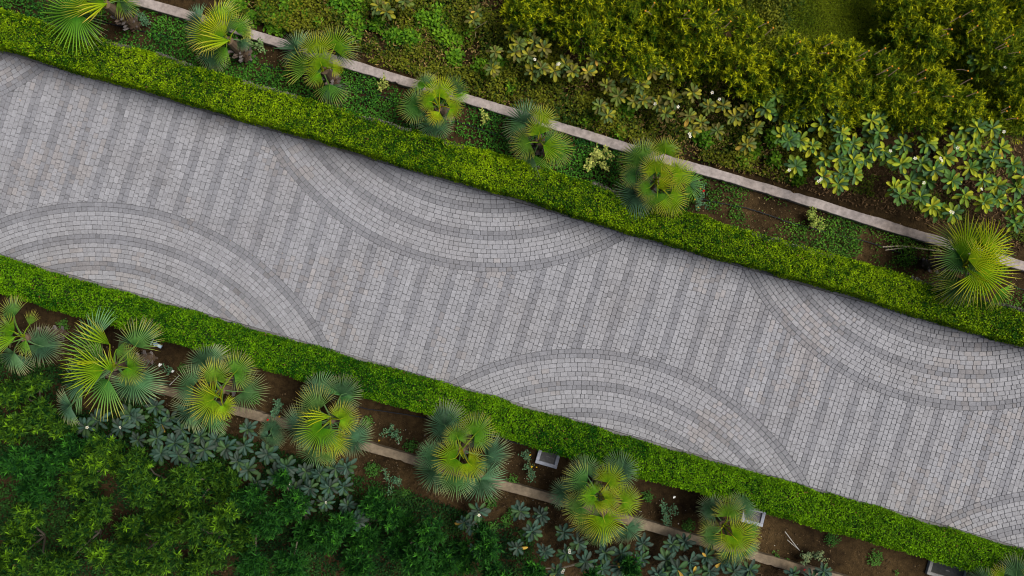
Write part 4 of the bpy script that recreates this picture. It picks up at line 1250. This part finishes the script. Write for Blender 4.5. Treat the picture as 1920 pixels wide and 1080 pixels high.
# soil clods, dry litter, petals
def lumps(name, label, cat, poly, n, smin, smax, colA, colB, seed, flat=.7):
    rng = np.random.default_rng(seed)
    xs = [p[0] for p in poly]; ys = [p[1] for p in poly]
    x = rng.uniform(min(xs), max(xs), n); y = rng.uniform(min(ys), max(ys), n)
    k = in_poly(x, y, poly); x, y = x[k], y[k]; n = len(x)
    X, Y = (x - 960) / S, (540 - y) / S
    s = smin + (smax - smin) * rng.random(n) ** 3
    O = np.array([(1, 0, 0), (0, 1, 0), (-1, 0, 0), (0, -1, 0), (0, 0, flat), (0, 0, -flat)])
    V = O[None] * s[:, None, None] * rng.uniform(.6, 1.3, (n, 6, 1))
    a = rng.uniform(0, 6.28, n)
    ca, sa = np.cos(a)[:, None], np.sin(a)[:, None]
    V = np.stack([V[..., 0] * ca - V[..., 1] * sa, V[..., 0] * sa + V[..., 1] * ca, V[..., 2]], -1)
    V += np.stack([X, Y, -.03 + s * .15], 1)[:, None]
    base = (np.arange(n) * 6)[:, None]
    F = np.concatenate([base + f for f in ([0, 1, 4], [1, 2, 4], [2, 3, 4], [3, 0, 4], [1, 0, 5], [2, 1, 5], [3, 2, 5], [0, 3, 5])], 0)
    C = np.repeat(lerp(colA, colB, rng.random(n)) * rng.uniform(.7, 1.25, (n, 1)), 6, 0)
    tag(link(name, np_mesh(name, V.reshape(-1, 3), F, C, M_DRY)), label, cat, kind='stuff')


LOWBED = [(-120, 560), (2060, 1150), (2060, 1240), (-120, 640)]
lumps('soil_clods', 'clods and crumbs on the dark lower soil strip', 'soil', LOWBED, 30000, .006, .035, (.06, .04, .02), (.15, .10, .05), 51)
lumps('soil_clods', 'dry clods on the bare soil of the upper bed', 'soil', [(-120, -120), (2060, 530), (2060, 640), (-120, 10)], 26000, .006, .032, (.11, .075, .035), (.24, .17, .085), 52)
lumps('soil_clods', 'crumbs of soil below the lower wall', 'soil', [(-120, 640), (2060, 1230), (2060, 1300), (900, 1200), (-120, 1100)], 22000, .006, .03, (.05, .035, .018), (.12, .08, .04), 53)
lumps('pebbles', 'white pebbles and petals scattered on the lower soil strip', 'pebbles', LOWBED, 800, .008, .020, (.45, .43, .40), (.8, .78, .74), 54)


def litter(name, label, poly, n, leaf, colA, colB, seed, zmax=.03):
    rng = np.random.default_rng(seed)
    xs = [p[0] for p in poly]; ys = [p[1] for p in poly]
    x = rng.uniform(min(xs), max(xs), n); y = rng.uniform(min(ys), max(ys), n)
    k = in_poly(x, y, poly); x, y = x[k], y[k]; m = len(x)
    P = np.stack([(x - 960) / S, (540 - y) / S, rng.uniform(.0, zmax, m)], 1)
    A = unit(np.stack([rng.normal(0, 1, m), rng.normal(0, 1, m), rng.normal(0, .2, m)], 1))
    N = unit(np.stack([rng.normal(0, .5, m), rng.normal(0, .5, m), np.ones(m)], 1))
    C = lerp(colA, colB, rng.random(m)) * rng.uniform(.6, 1.3, (m, 1))
    tag(link(name, leaf_cloud(name, P, A, N, leaf * rng.uniform(.5, 1.3, m), leaf * rng.uniform(.2, .45, m), C, M_DRY, fold=.3)), label, 'leaf litter', kind='stuff')


litter('leaf_litter', 'dry brown leaf litter under the upper plumerias', [(1450, 200), (1960, 250), (1960, 480), (1480, 350)], 7000, .09, (.05, .03, .015), (.15, .09, .04), 61)
litter('leaf_litter', 'dry leaf litter among the undergrowth behind the upper wall', [(300, -60), (1250, -60), (1500, 220), (1480, 350), (1100, 245), (640, 100)], 16000, .09, (.09, .055, .020), (.26, .18, .06), 62, .2)
litter('leaf_litter', 'dark leaf litter under the lower plumerias', [(200, 720), (900, 920), (1500, 1080), (1500, 1140), (200, 1140)], 5000, .09, (.035, .022, .012), (.09, .055, .028), 63)
litter('leaf_litter', 'a few dry leaves fallen on the driveway', [(0, 110), (1920, 670), (1920, 1015), (0, 470)], 110, .05, (.14, .09, .06), (.38, .30, .22), 64, .006)

litter('leaf_litter', 'dry leaf bits caught along the foot of the upper hedge', [(0, 96), (1920, 656), (1920, 668), (0, 108)], 700, .04, (.10, .07, .04), (.34, .27, .18), 65, .008)
litter('leaf_litter', 'dry leaf bits caught along the foot of the lower hedge', [(0, 464), (1920, 1016), (1920, 1030), (0, 478)], 700, .04, (.10, .07, .04), (.34, .27, .18), 66, .008)
